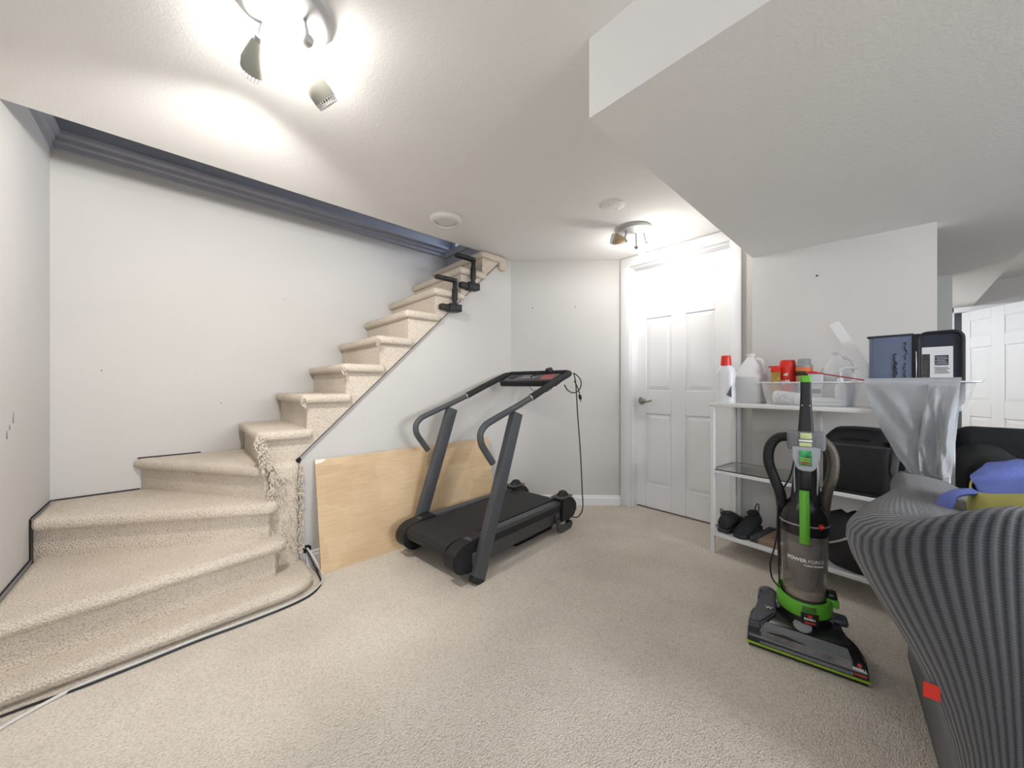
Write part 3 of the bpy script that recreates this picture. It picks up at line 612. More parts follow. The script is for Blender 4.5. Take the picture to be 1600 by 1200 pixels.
jug('milky plastic jug standing in the basket', .553, .215, .93, ZB)
t_ = thing('paper_roll', 'white canister lying on its side in the basket', 'canister', on(.375, .082, ZB+.042), SA)
obj('roll_body', lathe(B(), [(0, 0), (.030, .0), (.035, .01), (.035, .115), (.030, .128), (0, .128)], 24, (-.065, 0, .0), (1, .0, -.12)), M_bottle, t_)
o = lathe(B(), [(.0353, .02), (.0356, .02), (.0356, .105), (.0353, .105)], 24, (-.065, 0, 0), (1, 0, -.12)); obj('printed_label', o, mat('fine_print_label', (.62, .62, .65), .7, var=.35, vscale=70), t_)
t_ = thing('supplement_tub', 'white and grey carton behind the vacuum handle in the basket', 'carton', on(.487, .125, ZB), SA)
part('carton_body', mat('lavender_white', (.66, .66, .72), .6), t_, (-.03, -.02, 0), (.03, .02, .165), .003); part('carton_lid', mat('grey_lid', (.42, .43, .44), .5), t_, (-.031, -.021, .163), (.031, .021, .172), .002)
part('carton_print', mat('navy_print', (.03, .04, .1), .6), t_, (-.012, -.0206, .06), (.026, -.0195, .085), .0002, 1)
t_ = thing('pump_bottle', 'small white pump bottle in the basket', 'bottle', on(.588, .115, ZB), SA)
obj('pump_body', lathe(B(), [(0, 0), (.022, 0), (.024, .01), (.024, .10), (.014, .118), (.013, .14), (0, .14)], 18), M_bottle, t_)
obj('pump_stem', tube(B(), [(0, 0, .135), (0, 0, .175)], .005, 8), M_bottle, t_); obj('pump_nozzle', tube(B(), spline([(-.006, 0, .172), (.01, 0, .19), (.05, 0, .192), (.062, 0, .188)], 5), .006, 8), M_bottle, t_)
t_ = thing('soap_dish', 'flat white oval container at the front of the basket', 'container', on(.54, .066, ZB+.0), SA)
bm = B(); loft(bm, [rrect(0, 0, .058, .016, .015, 0), rrect(0, 0, .064, .02, .0195, .01), rrect(0, 0, .064, .02, .0195, .03), rrect(0, 0, .058, .016, .015, .04)]); obj('dish_body', bm, M_bottle, t_, 60)
bm = B(); loft(bm, [rrect(0, 0, .0648, .0206, .0199, .016), rrect(0, 0, .0648, .0206, .0199, .021)]); obj('dish_seam', bm, mat('grey_seam', (.5, .52, .52), .5), t_, 60)
t_ = thing('red_spatula', 'red spatula laid across the basket rims', 'spatula', on(.50, .02, ZT+.168), SA)
bm = tube(B(), spline([(-.03, 0, .006), (-.015, 0, .008), (.005, 0, .007), (.022, 0, .003), (.03, 0, .0)], 4), [.006]+[.013]*8+[.010]*4+[.006]*4, 10, True, .5); obj('spatula_head', bm, M_redcap, t_)
obj('spatula_handle', tube(B(), [(.028, 0, .001), (.19, .03, -.036)], .003, 8), mat('dark_red_plastic', (.35, .03, .03), .4), t_)
# zip case in the second basket
t_ = thing('zip_case', 'open navy zip case with a slate blue panel and a printed sheet', 'case', on(.832, .075, ZT+.02), SA)
bm = B()
ring = []
for k in range(9): a = math.pi*k/8; ring.append((-.118-.018*math.sin(a)*0-.02*math.sin(a), .03-.03*math.cos(a)))
poly = [(.006, 0), (-.118, 0)]+ring[1:-1]+[(-.118, .06), (.006, .06)]
prism(bm, poly, 0, .318, .003, 2); obj('blue_panel', bm, M_bluecase, t_, 50)
part('panel_rim', M_navy, t_, (-.141, -.003, .312), (.01, .064, .322), .003)
part('spine', M_bag, t_, (.006, -.004, 0), (.034, .062, .318), .006)
bm = B(); loft(bm, [[Vector((v.x, y, v.y)) for v in [Vector((p.x, p.y)) for p in rrect(.086, .159, .062, .159, .028, 0)]] for y in (.0, .045)]); o = obj('zip_panel', bm, M_navy, t_, 50)
pts = [Vector((p.x, -.001, p.y)) for p in rrect(.086, .159, .062, .159, .028, 0)]; obj('zip_edge', tube(B(), pts+[pts[0]], .007, 8), M_bag, t_)
part('printed_sheet', M_paper, t_, (.034, -.0025, .05), (.122, .0005, .255), .0004, 1)
part('sheet_photo', mat('dark_photo', (.06, .06, .055), .5, var=.5, vscale=60), t_, (.035, -.0035, .10), (.058, -.002, .225), .0004, 1)
part('sheet_block', mat('slate_print', (.05, .06, .09), .6), t_, (.072, -.0035, .175), (.11, -.002, .218), .0003, 1)
for i in range(5): part('print_line', M_wtext, t_, (.074+.004*(i % 2), -.0042, .181+.007*i), (.108-.003*(i % 3), -.0033, .1825+.007*i), 0)
for i in range(5): part('print_line', M_ktext, t_, (.070+.003*(i % 2), -.0034, .140+.006*i), (.113-.004*(i % 3), -.0024, .1425+.006*i), 0)
part('pen', M_chrome, t_, (.017, -.009, .10), (.020, -.005, .24), .001, 1)
# handwriting in marker up the blue panel
def scrawl(x, z0, z1, amp, n, w):
    bm = B(); pts = []
    for i in range(n): u = i/(n-1); pts.append((x+amp*random.uniform(-1, 1), -.0012, z0+(z1-z0)*u+random.uniform(-.004, .004)))
    tube(bm, pts, w, 5, True); return obj('marker_writing', bm, M_ktext, t_)
scrawl(-.05, .125, .235, .008, 34, .0018); scrawl(-.046, .14, .20, .006, 22, .002); scrawl(-.018, .12, .19, .006, 18, .0014); scrawl(-.014, .20, .285, .005, 26, .0014); scrawl(-.10, .10, .115, .006, 6, .0016)
t_ = thing('paper_strip', 'narrow white paper strip sticking up behind the zip case', 'paper', on(.70, .14, ZT+.14), SA)
o = part('strip', M_paper, t_, (-.021, -.001, 0), (.021, .001, .34), 0); o.rotation_euler = (R(-8), R(-27), 0)
# grey towel hung over the basket front
def towel(xl, xr, off=0.0, length=.375, ph=0.0):
    bm = B(); ns, nt_ = 46, 60; grid = []
    def lerp(tab, t):
        for (t0, a), (t1, b) in zip(tab, tab[1:]):
            if t <= t1: return a+(b-a)*(t-t0)/(t1-t0)
        return tab[-1][1]
    for j in range(nt_+1):
        t = j/nt_; row = []
        for i in range(ns+1):
            s = i/ns; x = lerp(xl, t)*(1-s)+lerp(xr, t)*s
            hem = 1.0+(.03*math.sin(s*3.1+.2) if t > 0 else 0)
            if t < .08: y = .052-.057*(t/.08); z = ZT+.128+.014*math.sin(math.pi*min(1, t/.08))
            elif t < .12: q = (t-.08)/.04; y = -.005-.013*math.sin(q*math.pi/2); z = ZT+.134-.02*q
            else:
                q = (t-.12)/.88; z = ZT+.114-length*q*hem; y = -.018-.02*q-off; s_, q_ = s+ph, q
                f = min(1, q*2.2); y += f*(.008*math.sin((s+ph)*9+q*3.5)+.006*math.sin(s*17+1.3-q*9)+.003*math.sin(s*11+q*13)+.0022*math.sin(s*23-q*15+.7)+.001*math.sin(s*37+q*29))
                if s > .68: y -= .022*math.sin((s-.68)/.32*math.pi)*f
                y = min(y, -.014-off)
            row.append(bm.verts.new((x, y, z)))
        grid.append(row)
    for a, b in zip(grid, grid[1:]):
        for i in range(ns): bm.faces.new((a[i], a[i+1], b[i+1], b[i]))
    bmesh.ops.solidify(bm, geom=list(bm.faces), thickness=.004)
    bm.transform(sm); return bm
tw = tag(obj('hand_towel', towel([(0, .692), (.1, .694), (.3, .712), (.6, .752), (.85, .80), (1, .84)], [(0, .975), (.3, .975), (.6, .967), (1, .955)]), M_towel, None, 70), 'crumpled grey towel draped over the front of the basket', 'towel')
obj('folded_flap', towel([(0, .895), (.12, .895), (.4, .88), (.75, .865), (1, .872)], [(0, .979), (.3, .972), (.7, .955), (1, .948)], .016, .362, 2.3), M_towel, tw, 70)
# middle shelf: black soft case
t_ = thing('soft_case', 'black nylon soft case on the glass shelf', 'bag', sw(.655, .155, .5205), SA)
bm = B(); loft(bm, [rrect(0, 0, hx, hy, r, z, 6) for hx, hy, r, z in ((.115, .125, .03, 0), (.125, .132, .04, .012), (.125, .132, .04, .15), (.128, .134, .04, .225), (.125, .13, .05, .25), (.10, .11, .06, .285), (.085, .10, .06, .30), (.05, .06, .04, .305))]); obj('case_body', bm, M_bag, t_, 60)
bm = B(); loft(bm, [rrect(0, 0, .1295, .136, .042, z, 6) for z in (.222, .232)]); obj('zipper', bm, mat('zipper_grey', (.06, .06, .065), .35), t_, 60)
obj('carry_handle', tube(B(), spline([(-.05, -.128, .255), (-.03, -.15, .262), (.03, -.15, .262), (.05, -.128, .255)], 5), .008, 8, True, .5), M_bag, t_)
obj('shoulder_strap', tube(B(), spline([(.123, -.11, .25), (.138, -.12, .20), (.132, -.12, .12), (.15, -.10, .08), (.14, -.06, .02)], 6), .012, 8, True, .25, (0, 1, 0)), mat('grey_webbing', (.16, .16, .165), .7), t_)
part('buckle', M_vgrey, t_, (.122, -.135, .235), (.145, -.10, .26), .004); obj('zip_pull', box(B(), (-.085, -.141, .205), (-.078, -.134, .232), .002), M_chrome, t_)
obj('snap', lathe(B(), [(0, 0), (.008, 0), (.007, .004), (0, .004)], 12, (-.085, -.132, .10), (0, -1, 0)), M_chrome, t_)
obj('dangling_tag', box(B(), (.133, -.115, .13), (.165, -.105, .175), .003), M_bag, t_)
# bottom shelf: sneakers, flat package, black bag
def sneaker(label, x, y, rot, z=.1285):
    t_ = thing('sneaker', label, 'shoe', sw(x, y, z), SA+rot, 'black sneakers on the bottom shelf')
    def ring(x, hw, z0, z1, n=14):
        return [Vector((x, math.cos(2*math.pi*k/n)*hw*(1 if math.sin(2*math.pi*k/n) < .3 else .82), z0+(z1-z0)*(.5+.5*math.sin(2*math.pi*k/n)))) for k in range(n)]
    prof = [(-.135, .02, .02, .075), (-.128, .032, .012, .105), (-.10, .038, .01, .118), (-.06, .038, .01, .105), (-.02, .038, .01, .098), (.02, .042, .01, .088), (.06, .046, .01, .072), (.10, .044, .01, .055), (.13, .032, .012, .042), (.142, .015, .016, .03)]
    bm = B(); loft(bm, [ring(*p) for p in prof]); obj('upper', bm, M_shoe, t_, 70)
    bm = B(); pts = [(-.138, .022), (-.12, .038), (-.05, .041), (.05, .050), (.10, .048), (.138, .03), (.148, .0)]
    poly = [(a, b) for a, b in pts]+[(a, -b) for a, b in pts[::-1][1:]]
    prism(bm, poly, 0, .024, .005, 2); obj('sole', bm, M_sole, t_, 50)
    bm = B(); lathe(bm, [(0, 0), (.03, 0), (.028, .006), (0, .004)], 20, (-.07, 0, .108), (.08, 0, 1))
    for v in bm.verts: v.co.x = -.07+(v.co.x+.07)*1.7
    obj('foot_opening', bm, M_dark, t_, 60)
    bm = B()
    for k in range(4): tube(bm, spline([(-.005+.022*k, -.03, .082-.008*k), (-.005+.022*k, 0, .104-.010*k), (-.005+.022*k, .03, .082-.008*k)], 4), .003, 6)
    obj('laces', bm, M_cordk, t_); obj('pull_loop', tube(B(), spline([(-.13, -.012, .11), (-.145, -.006, .145), (-.145, .006, .145), (-.13, .012, .11)], 5), .003, 6), M_cordk, t_)
sneaker('black sneaker at the shelf end with its toe to the wall', .058, .165, 90); sneaker('black sneaker between the shelf end and the flat package, toe to the room', .153, .16, -90)
t_ = thing('flat_package', 'flat brown cardboard package with a dark speckled edge on the bottom shelf', 'package', sw(.338, .15, .1285), SA-4)
part('carton', M_card, t_, (-.085, -.12, 0), (.105, .12, .026), .002); part('speckled_edge', M_speck, t_, (-.125, -.125, 0), (-.083, .13, .03), .002)
obj('marker_stroke', bar(B(), (-.05, -.03, .0262), (.04, -.035, .0262), .011, .0008), M_ktext, t_)
t_ = thing('black_tote', 'slumped black bag with a light strap on the bottom shelf', 'bag', sw(.66, .15, .1285), SA)
bm = B(); rings = []
for k, (hx, hy, z, cx) in enumerate(((.13, .11, 0, 0), (.15, .13, .03, 0), (.15, .13, .12, -.005), (.13, .115, .19, -.01), (.10, .08, .235, -.02), (.05, .04, .255, -.03))):
    rings.append([Vector((cx+hx*math.cos(a)*(1+.07*math.sin(3*a+k)), hy*math.sin(a)*(1+.08*math.sin(4*a+2*k)), z+(.01*math.sin(5*a) if 0 < k else 0))) for a in [2*math.pi*i/28 for i in range(28)]])
loft(bm, rings); obj('bag_body', bm, M_bag, t_, 70)
obj('bag_strap', tube(B(), spline([(-.13, -.10, .10), (-.10, -.135, .12), (-.05, -.14, .15), (-.0, -.12, .19)], 6), .012, 8, True, .3), mat('pale_webbing', (.5, .5, .5), .8), t_)

# ================================================================== vacuum cleaner
vc = thing('upright_vacuum', 'black and lime green upright vacuum cleaner standing on the carpet', 'vacuum', (1.70, .245, 0), -79.4)
BX, BY = .008, .185
# floor head
bm = B()
def hring(z, f0, f1, xl, xr, back_l, back_r):
    return [Vector((xl, f0, z)), Vector((xr, f1, z)), Vector((xr+.004, f1+.045, z)), Vector((.125, .12+f1*.2, z)), Vector((.115, .235, z)), Vector((.03, .27, z)), Vector((-.06, .27, z)), Vector((-.085, .235, z)), Vector((-.10, .12, z)), Vector((xl-.003, f0+.07, z))]
loft(bm, [hring(.012, .004, .004, -.175, .175, 0, 0), hring(.03, .003, .003, -.176, .176, 0, 0), hring(.06, .022, .022, -.174, .172, 0, 0), hring(.085, .055, .055, -.165, .15, 0, 0), hring(.098, .085, .09, -.14, .115, 0, 0)])
bmesh.ops.bevel(bm, geom=list(bm.edges), offset=.004, segments=2, affect='EDGES'); hd = obj('floor_head', bm, M_vblack, vc, 40)
part('bumper', M_lime, vc, (-.178, -.002, .012), (.179, .014, .02), .003)
part('head_base', M_tmblack, vc, (-.172, .002, .002), (.172, .12, .014), .003)
bm = B(); loft(bm, [[Vector(p) for p in q] for q in (((-.135, .001, .024), (.135, .001, .024), (.135, .02, .062), (.125, .05, .086), (-.12, .05, .088), (-.135, .02, .064)), ((-.135, .004, .024), (.135, .004, .024), (.135, .024, .060), (.125, .053, .083), (-.12, .053, .085), (-.135, .024, .062)))]); obj('clear_window', bm, M_smoke, hd, 30)
obj('brush_roll', tube(B(), [(-.13, .032, .04), (.13, .032, .04)], .022, 14), M_dirt, hd)
# grey left shoulder with the hose port
bm = B(); loft(bm, [[Vector(p) for p in q] for q in (((-.176, .02, .02), (-.13, .02, .02), (-.085, .10, .02), (-.085, .25, .02), (-.14, .25, .02), (-.15, .10, .02)), ((-.174, .03, .085), (-.13, .035, .092), (-.085, .10, .112), (-.088, .245, .13), (-.14, .245, .13), (-.15, .10, .108)))])
bmesh.ops.bevel(bm, geom=list(bm.edges), offset=.006, segments=2, affect='EDGES'); gs = obj('grey_shoulder', bm, M_vgrey, vc, 40)
obj('elbow_port', tube(B(), [(-.115, .22, .09), (-.115, .27, .10)], .036, 18), M_vgrey, gs)
text('crown_mark', 'W', .022, mat('pale_print', (.7, .68, .58), .6), gs, Matrix.Translation((-.108, .115, .1155)) @ Matrix.Rotation(R(8), 4, 'X'), None, 0, .0006)
obj('pedal', lathe(B(), [(0, 0), (.03, 0), (.028, .006), (0, .008)], 24, (.0, .088, .096), (0, -.35, 1)), M_silver, hd)
obj('side_knob', box(B(), (.09, .19, .085), (.145, .25, .112), .01, 3), M_vgrey, hd)
for s_ in (-.15, .15): obj('rear_wheel', lathe(B(), [(0, -.014), (.036, -.014), (.038, 0), (.036, .014), (0, .014)], 22, (s_*.75, .245, .038), (1, 0, 0)), M_tmblack, vc)
text('brand_lettering', 'BISSELL', .0115, M_wtext, hd, Matrix.Translation((.152, .012, .045)) @ Matrix.Rotation(R(68), 4, 'X'), None, 0, .0003)
part('brand_flash', M_red, hd, (.137, .003, .028), (.170, .0055, .034), .0005, 1)
obj('brand_emblem', lathe(B(), [(0, 0), (.006, 0), (.006, .001), (0, .001)], 14, (.152, .0155, .058), (0, -.9, .4)), M_red, hd)
# motor collar, silver arc, green band
obj('motor_housing', lathe(B(), [(0, .08), (.085, .08), (.09, .10), (.085, .14), (.08, .17), (0, .17)], 30, (BX, BY, 0)), M_vblack, vc)
obj('silver_arc', lathe(B(), [(.0, .098), (.093, .098), (.093, .118), (.0, .118)], 30, (BX, BY, 0), (0, .10, 1)), M_silver, vc)
bm = B(); n = 40; rings = []
for r_, dz in ((.088, 0), (.091, .004), (.090, .05), (.087, .056), (.08, .056), (.08, 0)):
    rings.append([Vector((BX+r_*math.sin(a), BY-r_*math.cos(a), .125+dz+.018*(1-math.cos(a))*.5+(.012 if dz > .02 else 0)*(1-math.cos(a))*.5)) for a in [2*math.pi*k/n for k in range(n)]])
loft(bm, rings+[rings[0]], False, False); gb = obj('green_band', bm, M_green, vc, 45)
part('cord_tab', M_green, gb, (.075, .16, .165), (.115, .20, .195), .006); part('cord_hook', M_vblack, gb, (.078, .165, .195), (.11, .215, .215), .006)
bm = B()
for k in range(4):
    pts = [Vector((BX+.0918*math.sin(a), BY-.0918*math.cos(a), .172-.0055*k)) for a in [R(-6+j*4) for j in range(8)]]; tube(bm, pts, .0011, 5)
obj('fine_print', bm, M_ktext, gb)
def plate(name, a0, a1, z0, z1, r_, m, parent, th=.002):
    bm = B(); ks = [R(a0+(a1-a0)*k/10) for k in range(11)]
    loft(bm, [[Vector((BX+rr*math.sin(a), BY-rr*math.cos(a), z)) for a in (ks if q == 0 else ks[::-1])] for rr, z, q in ((r_, z0, 0), (r_+th, z0, 0), (r_+th, z1, 0), (r_, z1, 0))], False, False, False)
    return obj(name, bm, m, parent, 40)
bp_ = plate('badge', -8, 26, .106, .150, .0925, M_vblack, gb)
text('brand_lettering', 'BISSELL', .0115, M_wtext, bp_, None, (BX, BY, .0952, .128), 0, .0003)
for v in bpy.data.objects[bp_.children[0].name].data.vertices:
    a = R(9); x, y = v.co.x-BX, v.co.y-BY; v.co.x = BX+x*math.cos(a)-y*math.sin(a); v.co.y = BY+x*math.sin(a)+y*math.cos(a)
plate('red_flash', -1, 20, .111, .118, .0952, M_red, bp_, .0006); plate('red_emblem', 5, 13, .136, .146, .0952, M_red, bp_, .0006)
# dust bin
obj('dust_bin', lathe(B(), [(0, .172), (.066, .172), (.07, .18), (.0765, .36), (.0785, .366), (.0785, .376), (.0765, .382), (.078, .445), (.074, .445), (.0725, .38), (.066, .185), (0, .18)], 40, (BX, BY, 0)), M_bin, vc)
obj('filter_cone', lathe(B(), [(0, .20), (.03, .20), (.052, .30), (.05, .36), (.055, .372), (.055, .40), (0, .40)], 28, (BX, BY, 0)), M_dirt, vc)
obj('dust_pile', lathe(B(), [(0, .183), (.06, .183), (.063, .205), (.05, .212), (.02, .205), (0, .208)], 28, (BX, BY, 0)), M_dust, vc)
o = text('product_lettering', 'POWER', .0185, M_wtext, vc, None, (BX-.0, BY, .0778, .345), 0, .0006)
def turn(o, deg):
    a = R(deg)
    for v in o.data.vertices:
        x, y = v.co.x-BX, v.co.y-BY; v.co.x = BX+x*math.cos(a)-y*math.sin(a); v.co.y = BY+x*math.sin(a)+y*math.cos(a)
turn(o, -20); turn(text('product_lettering', 'FORCE', .0185, M_wtext, vc, None, (BX, BY, .0778, .345), .1), 27)
turn(text('product_lettering', 'TURBO REWIND', .009, M_wtext, vc, None, (BX, BY, .0778, .328), 0, .0002), 22)
# lid with the green latch
obj('bin_lid', lathe(B(), [(0, .44), (.08, .44), (.082, .452), (.08, .49), (.074, .52), (.06, .548), (.045, .575), (.04, .60), (0, .60)], 36, (BX, BY, 0)), M_vblack, vc)
obj('lid_ring', lathe(B(), [(.0805, .478), (.0822, .48), (.0815, .484), (.0795, .484)], 36, (BX, BY, 0)), M_silver, vc)
bm = B(); pts = [(BX-.001, BY-r_, z) for r_, z in ((.048, .615), (.056, .58), (.070, .545), (.082, .505), (.0855, .47), (.085, .44), (.083, .415))]
tube(bm, spline(pts, 4), .016, 8, True, .4, (0, 1, 0)); obj('green_latch', bm, M_green, vc, 50)
rb = obj('red_button', lathe(B(), [(0, 0), (.011, 0), (.010, .004), (0, .005)], 18, (BX+.05, BY-.062, .485), (.6, -.75, .15)), M_redcap, vc)
text('button_mark', 'A', .010, M_wtext, rb, Matrix.Translation((BX+.053, BY-.0665, .4855)) @ Matrix.Rotation(R(38), 4, 'Z') @ Matrix.Rotation(R(86), 4, 'X'))
# shaft, collar, shield
bm = B(); loft(bm, [rrect(BX+.005, BY, hx, hy, .014, z) for hx, hy, z in ((.05, .035, .56), (.045, .032, .62), (.038, .028, .70), (.033, .026, .77), (.03, .024, .83))]); obj('shaft', bm, M_vblack, vc, 50)
part('shaft_groove', M_tmblack, vc, (BX-.012, BY-.040, .605), (BX+.022, BY-.02, .70), .006)
for s_ in (-1, 1): obj('shaft_trim', tube(B(), spline([(BX+.005+s_*.035, BY-.03, .60), (BX+.005+s_*.037, BY-.032, .68), (BX+.005+s_*.033, BY-.03, .74)], 5), .003, 6), M_silver, vc)
cl = obj('clear_collar', box(B(), (BX-.056, BY-.045, .775), (BX+.066, BY+.03, .85), .012, 3), M_smoke, vc)
for s_ in (-1, 1): part('collar_cap', M_vgrey, cl, (BX+.005+s_*.044-.014, BY-.03, .785), (BX+.005+s_*.044+.014, BY+.022, .84), .006)
part('collar_window', mat('pale_yellow_green', (.55, .62, .30), .5), cl, (BX-.014, BY-.0475, .822), (BX+.022, BY-.044, .846), .002); part('collar_strip', M_wtext, cl, (BX-.018, BY-.048, .811), (BX+.024, BY-.044, .818), .001, 1)
part('collar_strip', mat('pale_yellow_green', (.55, .62, .30), .5), cl, (BX-.016, BY-.048, .792), (BX+.022, BY-.044, .807), .001, 1)
bm = B(); loft(bm, [[Vector((BX+.004+x, y, z)) for x, z in ((-.044, .79), (.046, .79), (.044, .75), (.03, .705), (.018, .694), (-.016, .694), (-.03, .705), (-.044, .75))] for y in (BY-.052, BY-.03)]); bmesh.ops.bevel(bm, geom=list(bm.edges), offset=.003, segments=2, affect='EDGES'); sl = obj('label_shield', bm, M_silver, vc, 40)
part('green_label', mat('green_sticker', (.04, .30, .10), .4, var=.7, vscale=35), sl, (BX-.017, BY-.0545, .716), (BX+.023, BY-.0515, .776), .001, 1)
for k, m in enumerate((mat('lime_print', (.35, .5, .06), .5), mat('lime_print', (.35, .5, .06), .5), M_red)): part('label_stripe', m, sl, (BX-.013, BY-.0552, .742-.009*k), (BX+.018, BY-.0544, .746-.009*k), 0)
# handle with green cap
bm = B(); loft(bm, [rrect(BX+.006, BY, hx, hx*.9, hx*.45, z) for hx, z in ((.027, .835), (.024, .87), (.0195, .94), (.0175, 1.0), (.017, 1.052))]); ha = obj('handle', bm, mat('satin_black_plastic', (.016, .016, .018), .5), vc, 60)
bm = B(); loft(bm, [rrect(BX+.006, BY, hx, hx*.9, hx*.45, z) for hx, z in ((.018, 1.05), (.0185, 1.056), (.0185, 1.070), (.015, 1.077))]); obj('green_cap', bm, M_green, ha, 60)
for s_ in (-1, 1): obj('rivet', lathe(B(), [(0, 0), (.003, 0), (.0025, .002), (0, .002)], 8, (BX+.006+s_*.012, BY-.0185, .955), (0, -1, 0)), M_silver, ha)
# ribbed hose from the collar round to the body, both sides
def hose(name, pts, r_, amp, m):
    p = spline(pts, 30); L = 0; rad = []; q = []; acc = 0
    for i in range(len(p)):
        rad.append(r_+amp*math.sin(i*2.1))
    return obj(name, tube(B(), p, rad, 14), m, vc, 180)
hose('hose', [(BX-.045, BY, .822), (BX-.085, BY, .815), (BX-.113, BY, .775), (BX-.118, BY, .71), (BX-.098, BY, .64), (BX-.078, BY, .58), (BX-.07, BY+.02, .50), (BX-.072, BY+.05, .40), (BX-.06, BY+.07, .25)], .0195, .0013, M_tmblack)
hose('hose', [(BX+.055, BY+.01, .815), (BX+.078, BY+.01, .79), (BX+.092, BY+.01, .74), (BX+.088, BY+.015, .67), (BX+.072, BY+.02, .60), (BX+.065, BY+.03, .52), (BX+.062, BY+.06, .40), (BX+.05, BY+.08, .2)], .0185, .0013, mat('bronze_hose', (.10, .085, .065), .35))
obj('power_cord', tube(B(), spline([(BX-.03, BY-.02, .74), (BX-.045, BY-.02, .66), (BX-.075, BY-.0, .58), (BX-.086, BY-.01, .50), (BX-.088, BY-.02, .42), (BX-.10, BY-.02, .34), (BX-.112, BY-.02, .28), (BX-.105, BY-.02, .22), (BX-.08, BY-.03, .195)], 6), .0032, 8), M_cordk, vc)
obj('power_cord', tube(B(), spline([(BX-.082, BY-.0, .52), (BX-.084, BY-.01, .40), (BX-.083, BY-.01, .30), (BX-.08, BY-.01, .2)], 6), .0032, 8), M_cordk, vc)

# ================================================================== sofas and bag
CA = 5.6; CO = Vector((1.20, -.10, 0))
ch = thing('slipcovered_sofa', 'charcoal sofa in a ribbed stretch slipcover with its back to the room', 'sofa', CO, CA)
# local axes: -x = behind the back, +x = seat front, +y = outer side of the arm next to the vacuum
def smooth(a, b, v):
    v = min(1, max(0, (v-a)/(b-a))); return v*v*(3-2*v)
def sofa_shell():
    bm = B(); uvl = bm.loops.layers.uv.new('UVMap')
    x0, x1, y0, y1, rc = .0, .95, -1.5, .0, .11
    base = []
    segs = [((x0, y0+rc), (x0, y1-rc), 110), ((x0+rc, y1), (x1-rc, y1), 64), ((x1, y1-rc), (x1, y0+rc), 40), ((x1-rc, y0), (x0+rc, y0), 30)]
    cents = [((x0+rc, y1-rc), 180, 90), ((x1-rc, y1-rc), 90, 0), ((x1-rc, y0+rc), 0, -90), ((x0+rc, y0+rc), -90, -180)]
    for (a, b, n), (c, a0, a1) in zip(segs, cents):
        d = (Vector(b)-Vector(a)).normalized()
        for k in range(n): base.append((Vector(a).lerp(Vector(b), k/n), Vector((-d.y, d.x))))
        for k in range(26): ang = R(a0+(a1-a0)*k/26); d = Vector((math.cos(ang), math.sin(ang))); base.append((Vector(c)+d*rc, d))
    N = len(base); arc = [0]
    for i in range(N): arc.append(arc[-1]+(base[(i+1) % N][0]-base[i][0]).length)
    def rim(p, n):
        wb, wf = smooth(.25, .9, -n.x), smooth(.1, .65, n.x); wa = 1-wb-wf
        return wb*.797+wa*(.722-.022*smooth(.1, .8, p.x))+wf*.50
    def amount(p, n):
        A = .192-.145*smooth(.05, .8, p.x)
        return n.y**2*A+(max(0, -n.x)**2)*.05+(max(0, n.x)**2)*.02
    prof = [(0, 0), (.06, 0), (.14, .01), (.24, .04), (.34, .11), (.44, .22), (.54, .37), (.63, .54), (.71, .71), (.78, .85), (.84, .95), (.89, 1.0), (.93, .99), (.962, .90), (.985, .74), (.997, .52), (1.0, .30)]
    rows, lens = [], [0]
    for t, k in prof:
        row = []
        for p, n in base:
            q = p+n*(amount(p, n)*k); row.append(bm.verts.new((q.x, q.y, rim(p, n)*t)))
        rows.append(row)
    for (a, c), (b, d) in zip(prof, prof[1:]): lens.append(lens[-1]+math.hypot((b-a)*.75, (d-c)*.1))
    for g, k in ((.03, .0), (.07, .02), (.11, .06), (.14, .14), (.155, .30), (.16, .6), (.165, 1.0)):
        row = []
        for p, n in base:
            q = p+n*(amount(p, n)*.3-g); z = rim(p, n); row.append(bm.verts.new((q.x, q.y, z+(.47-z)*k)))
        rows.append(row); lens.append(lens[-1]+.035)
    for j in range(len(rows)-1):
        for i in range(N):
            k = (i+1) % N; f = bm.faces.new((rows[j][i], rows[j][k], rows[j+1][k], rows[j+1][i]))
            for l, (u, v) in zip(f.loops, ((arc[i], lens[j]), (arc[i+1], lens[j]), (arc[i+1], lens[j+1]), (arc[i], lens[j+1]))): l[uvl].uv = (u, v)
    bm.faces.new(rows[-1]); bm.faces.new(rows[0][::-1]); return bm
obj('slipcover', sofa_shell(), M_rib, ch, 180)
tg = obj('red_tag', box(B(), (.045, .036, .332), (.0472, .062, .366), .0006, 1), M_redcap, ch); tg['label'] = 'small red sewn tag'
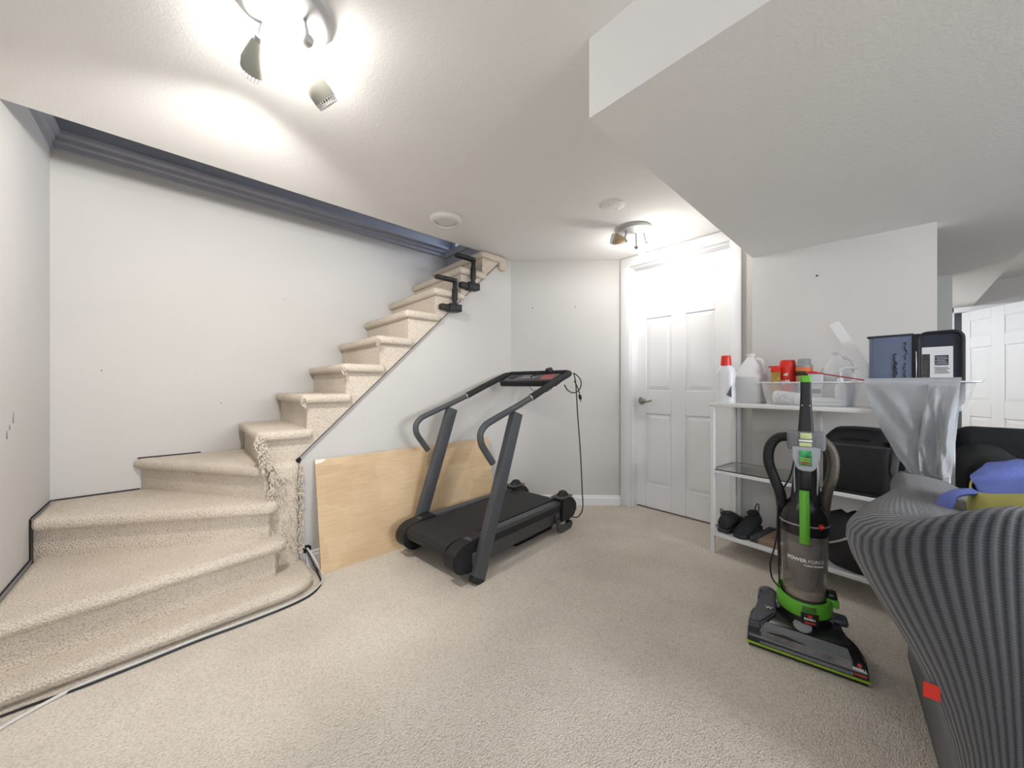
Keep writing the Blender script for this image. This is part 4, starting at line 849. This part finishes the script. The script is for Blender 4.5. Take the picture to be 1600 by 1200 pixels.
# dark sofa in the hall opening
so = thing('dark_sofa', 'black quilted sofa standing in the hall opening', 'sofa', (2.98, -.80, 0), 0)
part('sofa_base', M_sofa, so, (-.36, -.60, .06), (.40, .58, .40), .05, 3)
part('sofa_arm', M_sofa, so, (-.42, .40, .04), (.40, .60, .715), .085, 5); part('sofa_arm', M_sofa, so, (-.42, -.64, .04), (.40, -.44, .715), .085, 5)
part('sofa_back', M_sofa, so, (.25, -.60, .2), (.48, .60, .80), .08, 5); part('seat_cushion', M_sofa, so, (-.36, -.43, .36), (.28, .39, .50), .05, 4)
for x in (-.36, .36):
    for y in (-.56, .52): part('foot', M_tmblack, so, (x-.03, y-.03, 0), (x+.03, y+.03, .07), .004)
# tote and blue cloth on the slipcovered sofa
bt = thing('tote_bag', 'yellow fabric tote bag on the slipcovered sofa', 'bag', (1.56, -.285, .472), -8)
bm = B(); rings = []
for k, (hx, hy, z) in enumerate(((.10, .12, 0), (.12, .15, .03), (.13, .16, .14), (.125, .165, .25), (.12, .16, .312), (.116, .156, .312), (.12, .16, .23), (.11, .145, .05))):
    rings.append([Vector((hx*math.copysign(abs(math.cos(a))**.7, math.cos(a))*(1+.03*math.sin(5*a+k)), hy*math.copysign(abs(math.sin(a))**.7, math.sin(a)), z+(.022*math.sin(2*a+.6) if z > .2 else 0))) for a in [2*math.pi*i/40 for i in range(40)]])
loft(bm, rings); obj('tote_body', bm, M_yellow, bt, 70)
bl = thing('blue_cloth', 'crumpled periwinkle blue cloth stuffed into the yellow tote', 'cloth', (1.56, -.265, .56), -8)
bm = B(); rings = []
for k, (r_, z) in enumerate(((.06, 0), (.09, .05), (.10, .12), (.115, .18), (.11, .205), (.085, .235), (.05, .25), (.015, .25))):
    rings.append([Vector((r_*math.cos(a)*(1+.10*math.sin(3*a+k)+.05*math.sin(7*a-k)), r_*1.25*math.sin(a)*(1+.1*math.sin(4*a+1.4*k)), z+.018*math.sin(3*a+k*.7)*(1 if z > .1 else 0)+(.02*math.cos(a-1.2) if z > .15 else 0))) for a in [2*math.pi*i/44 for i in range(44)]])
loft(bm, rings); obj('cloth_bundle', bm, M_blue, bl, 80)
obj('cloth_corner', tube(B(), spline([(-.06, .13, .20), (-.08, .165, .185), (-.085, .185, .12), (-.08, .19, .06)], 5), [.02]*6+[.028]*6+[.02]*4, 8, True, .4), M_blue, bl, 70)
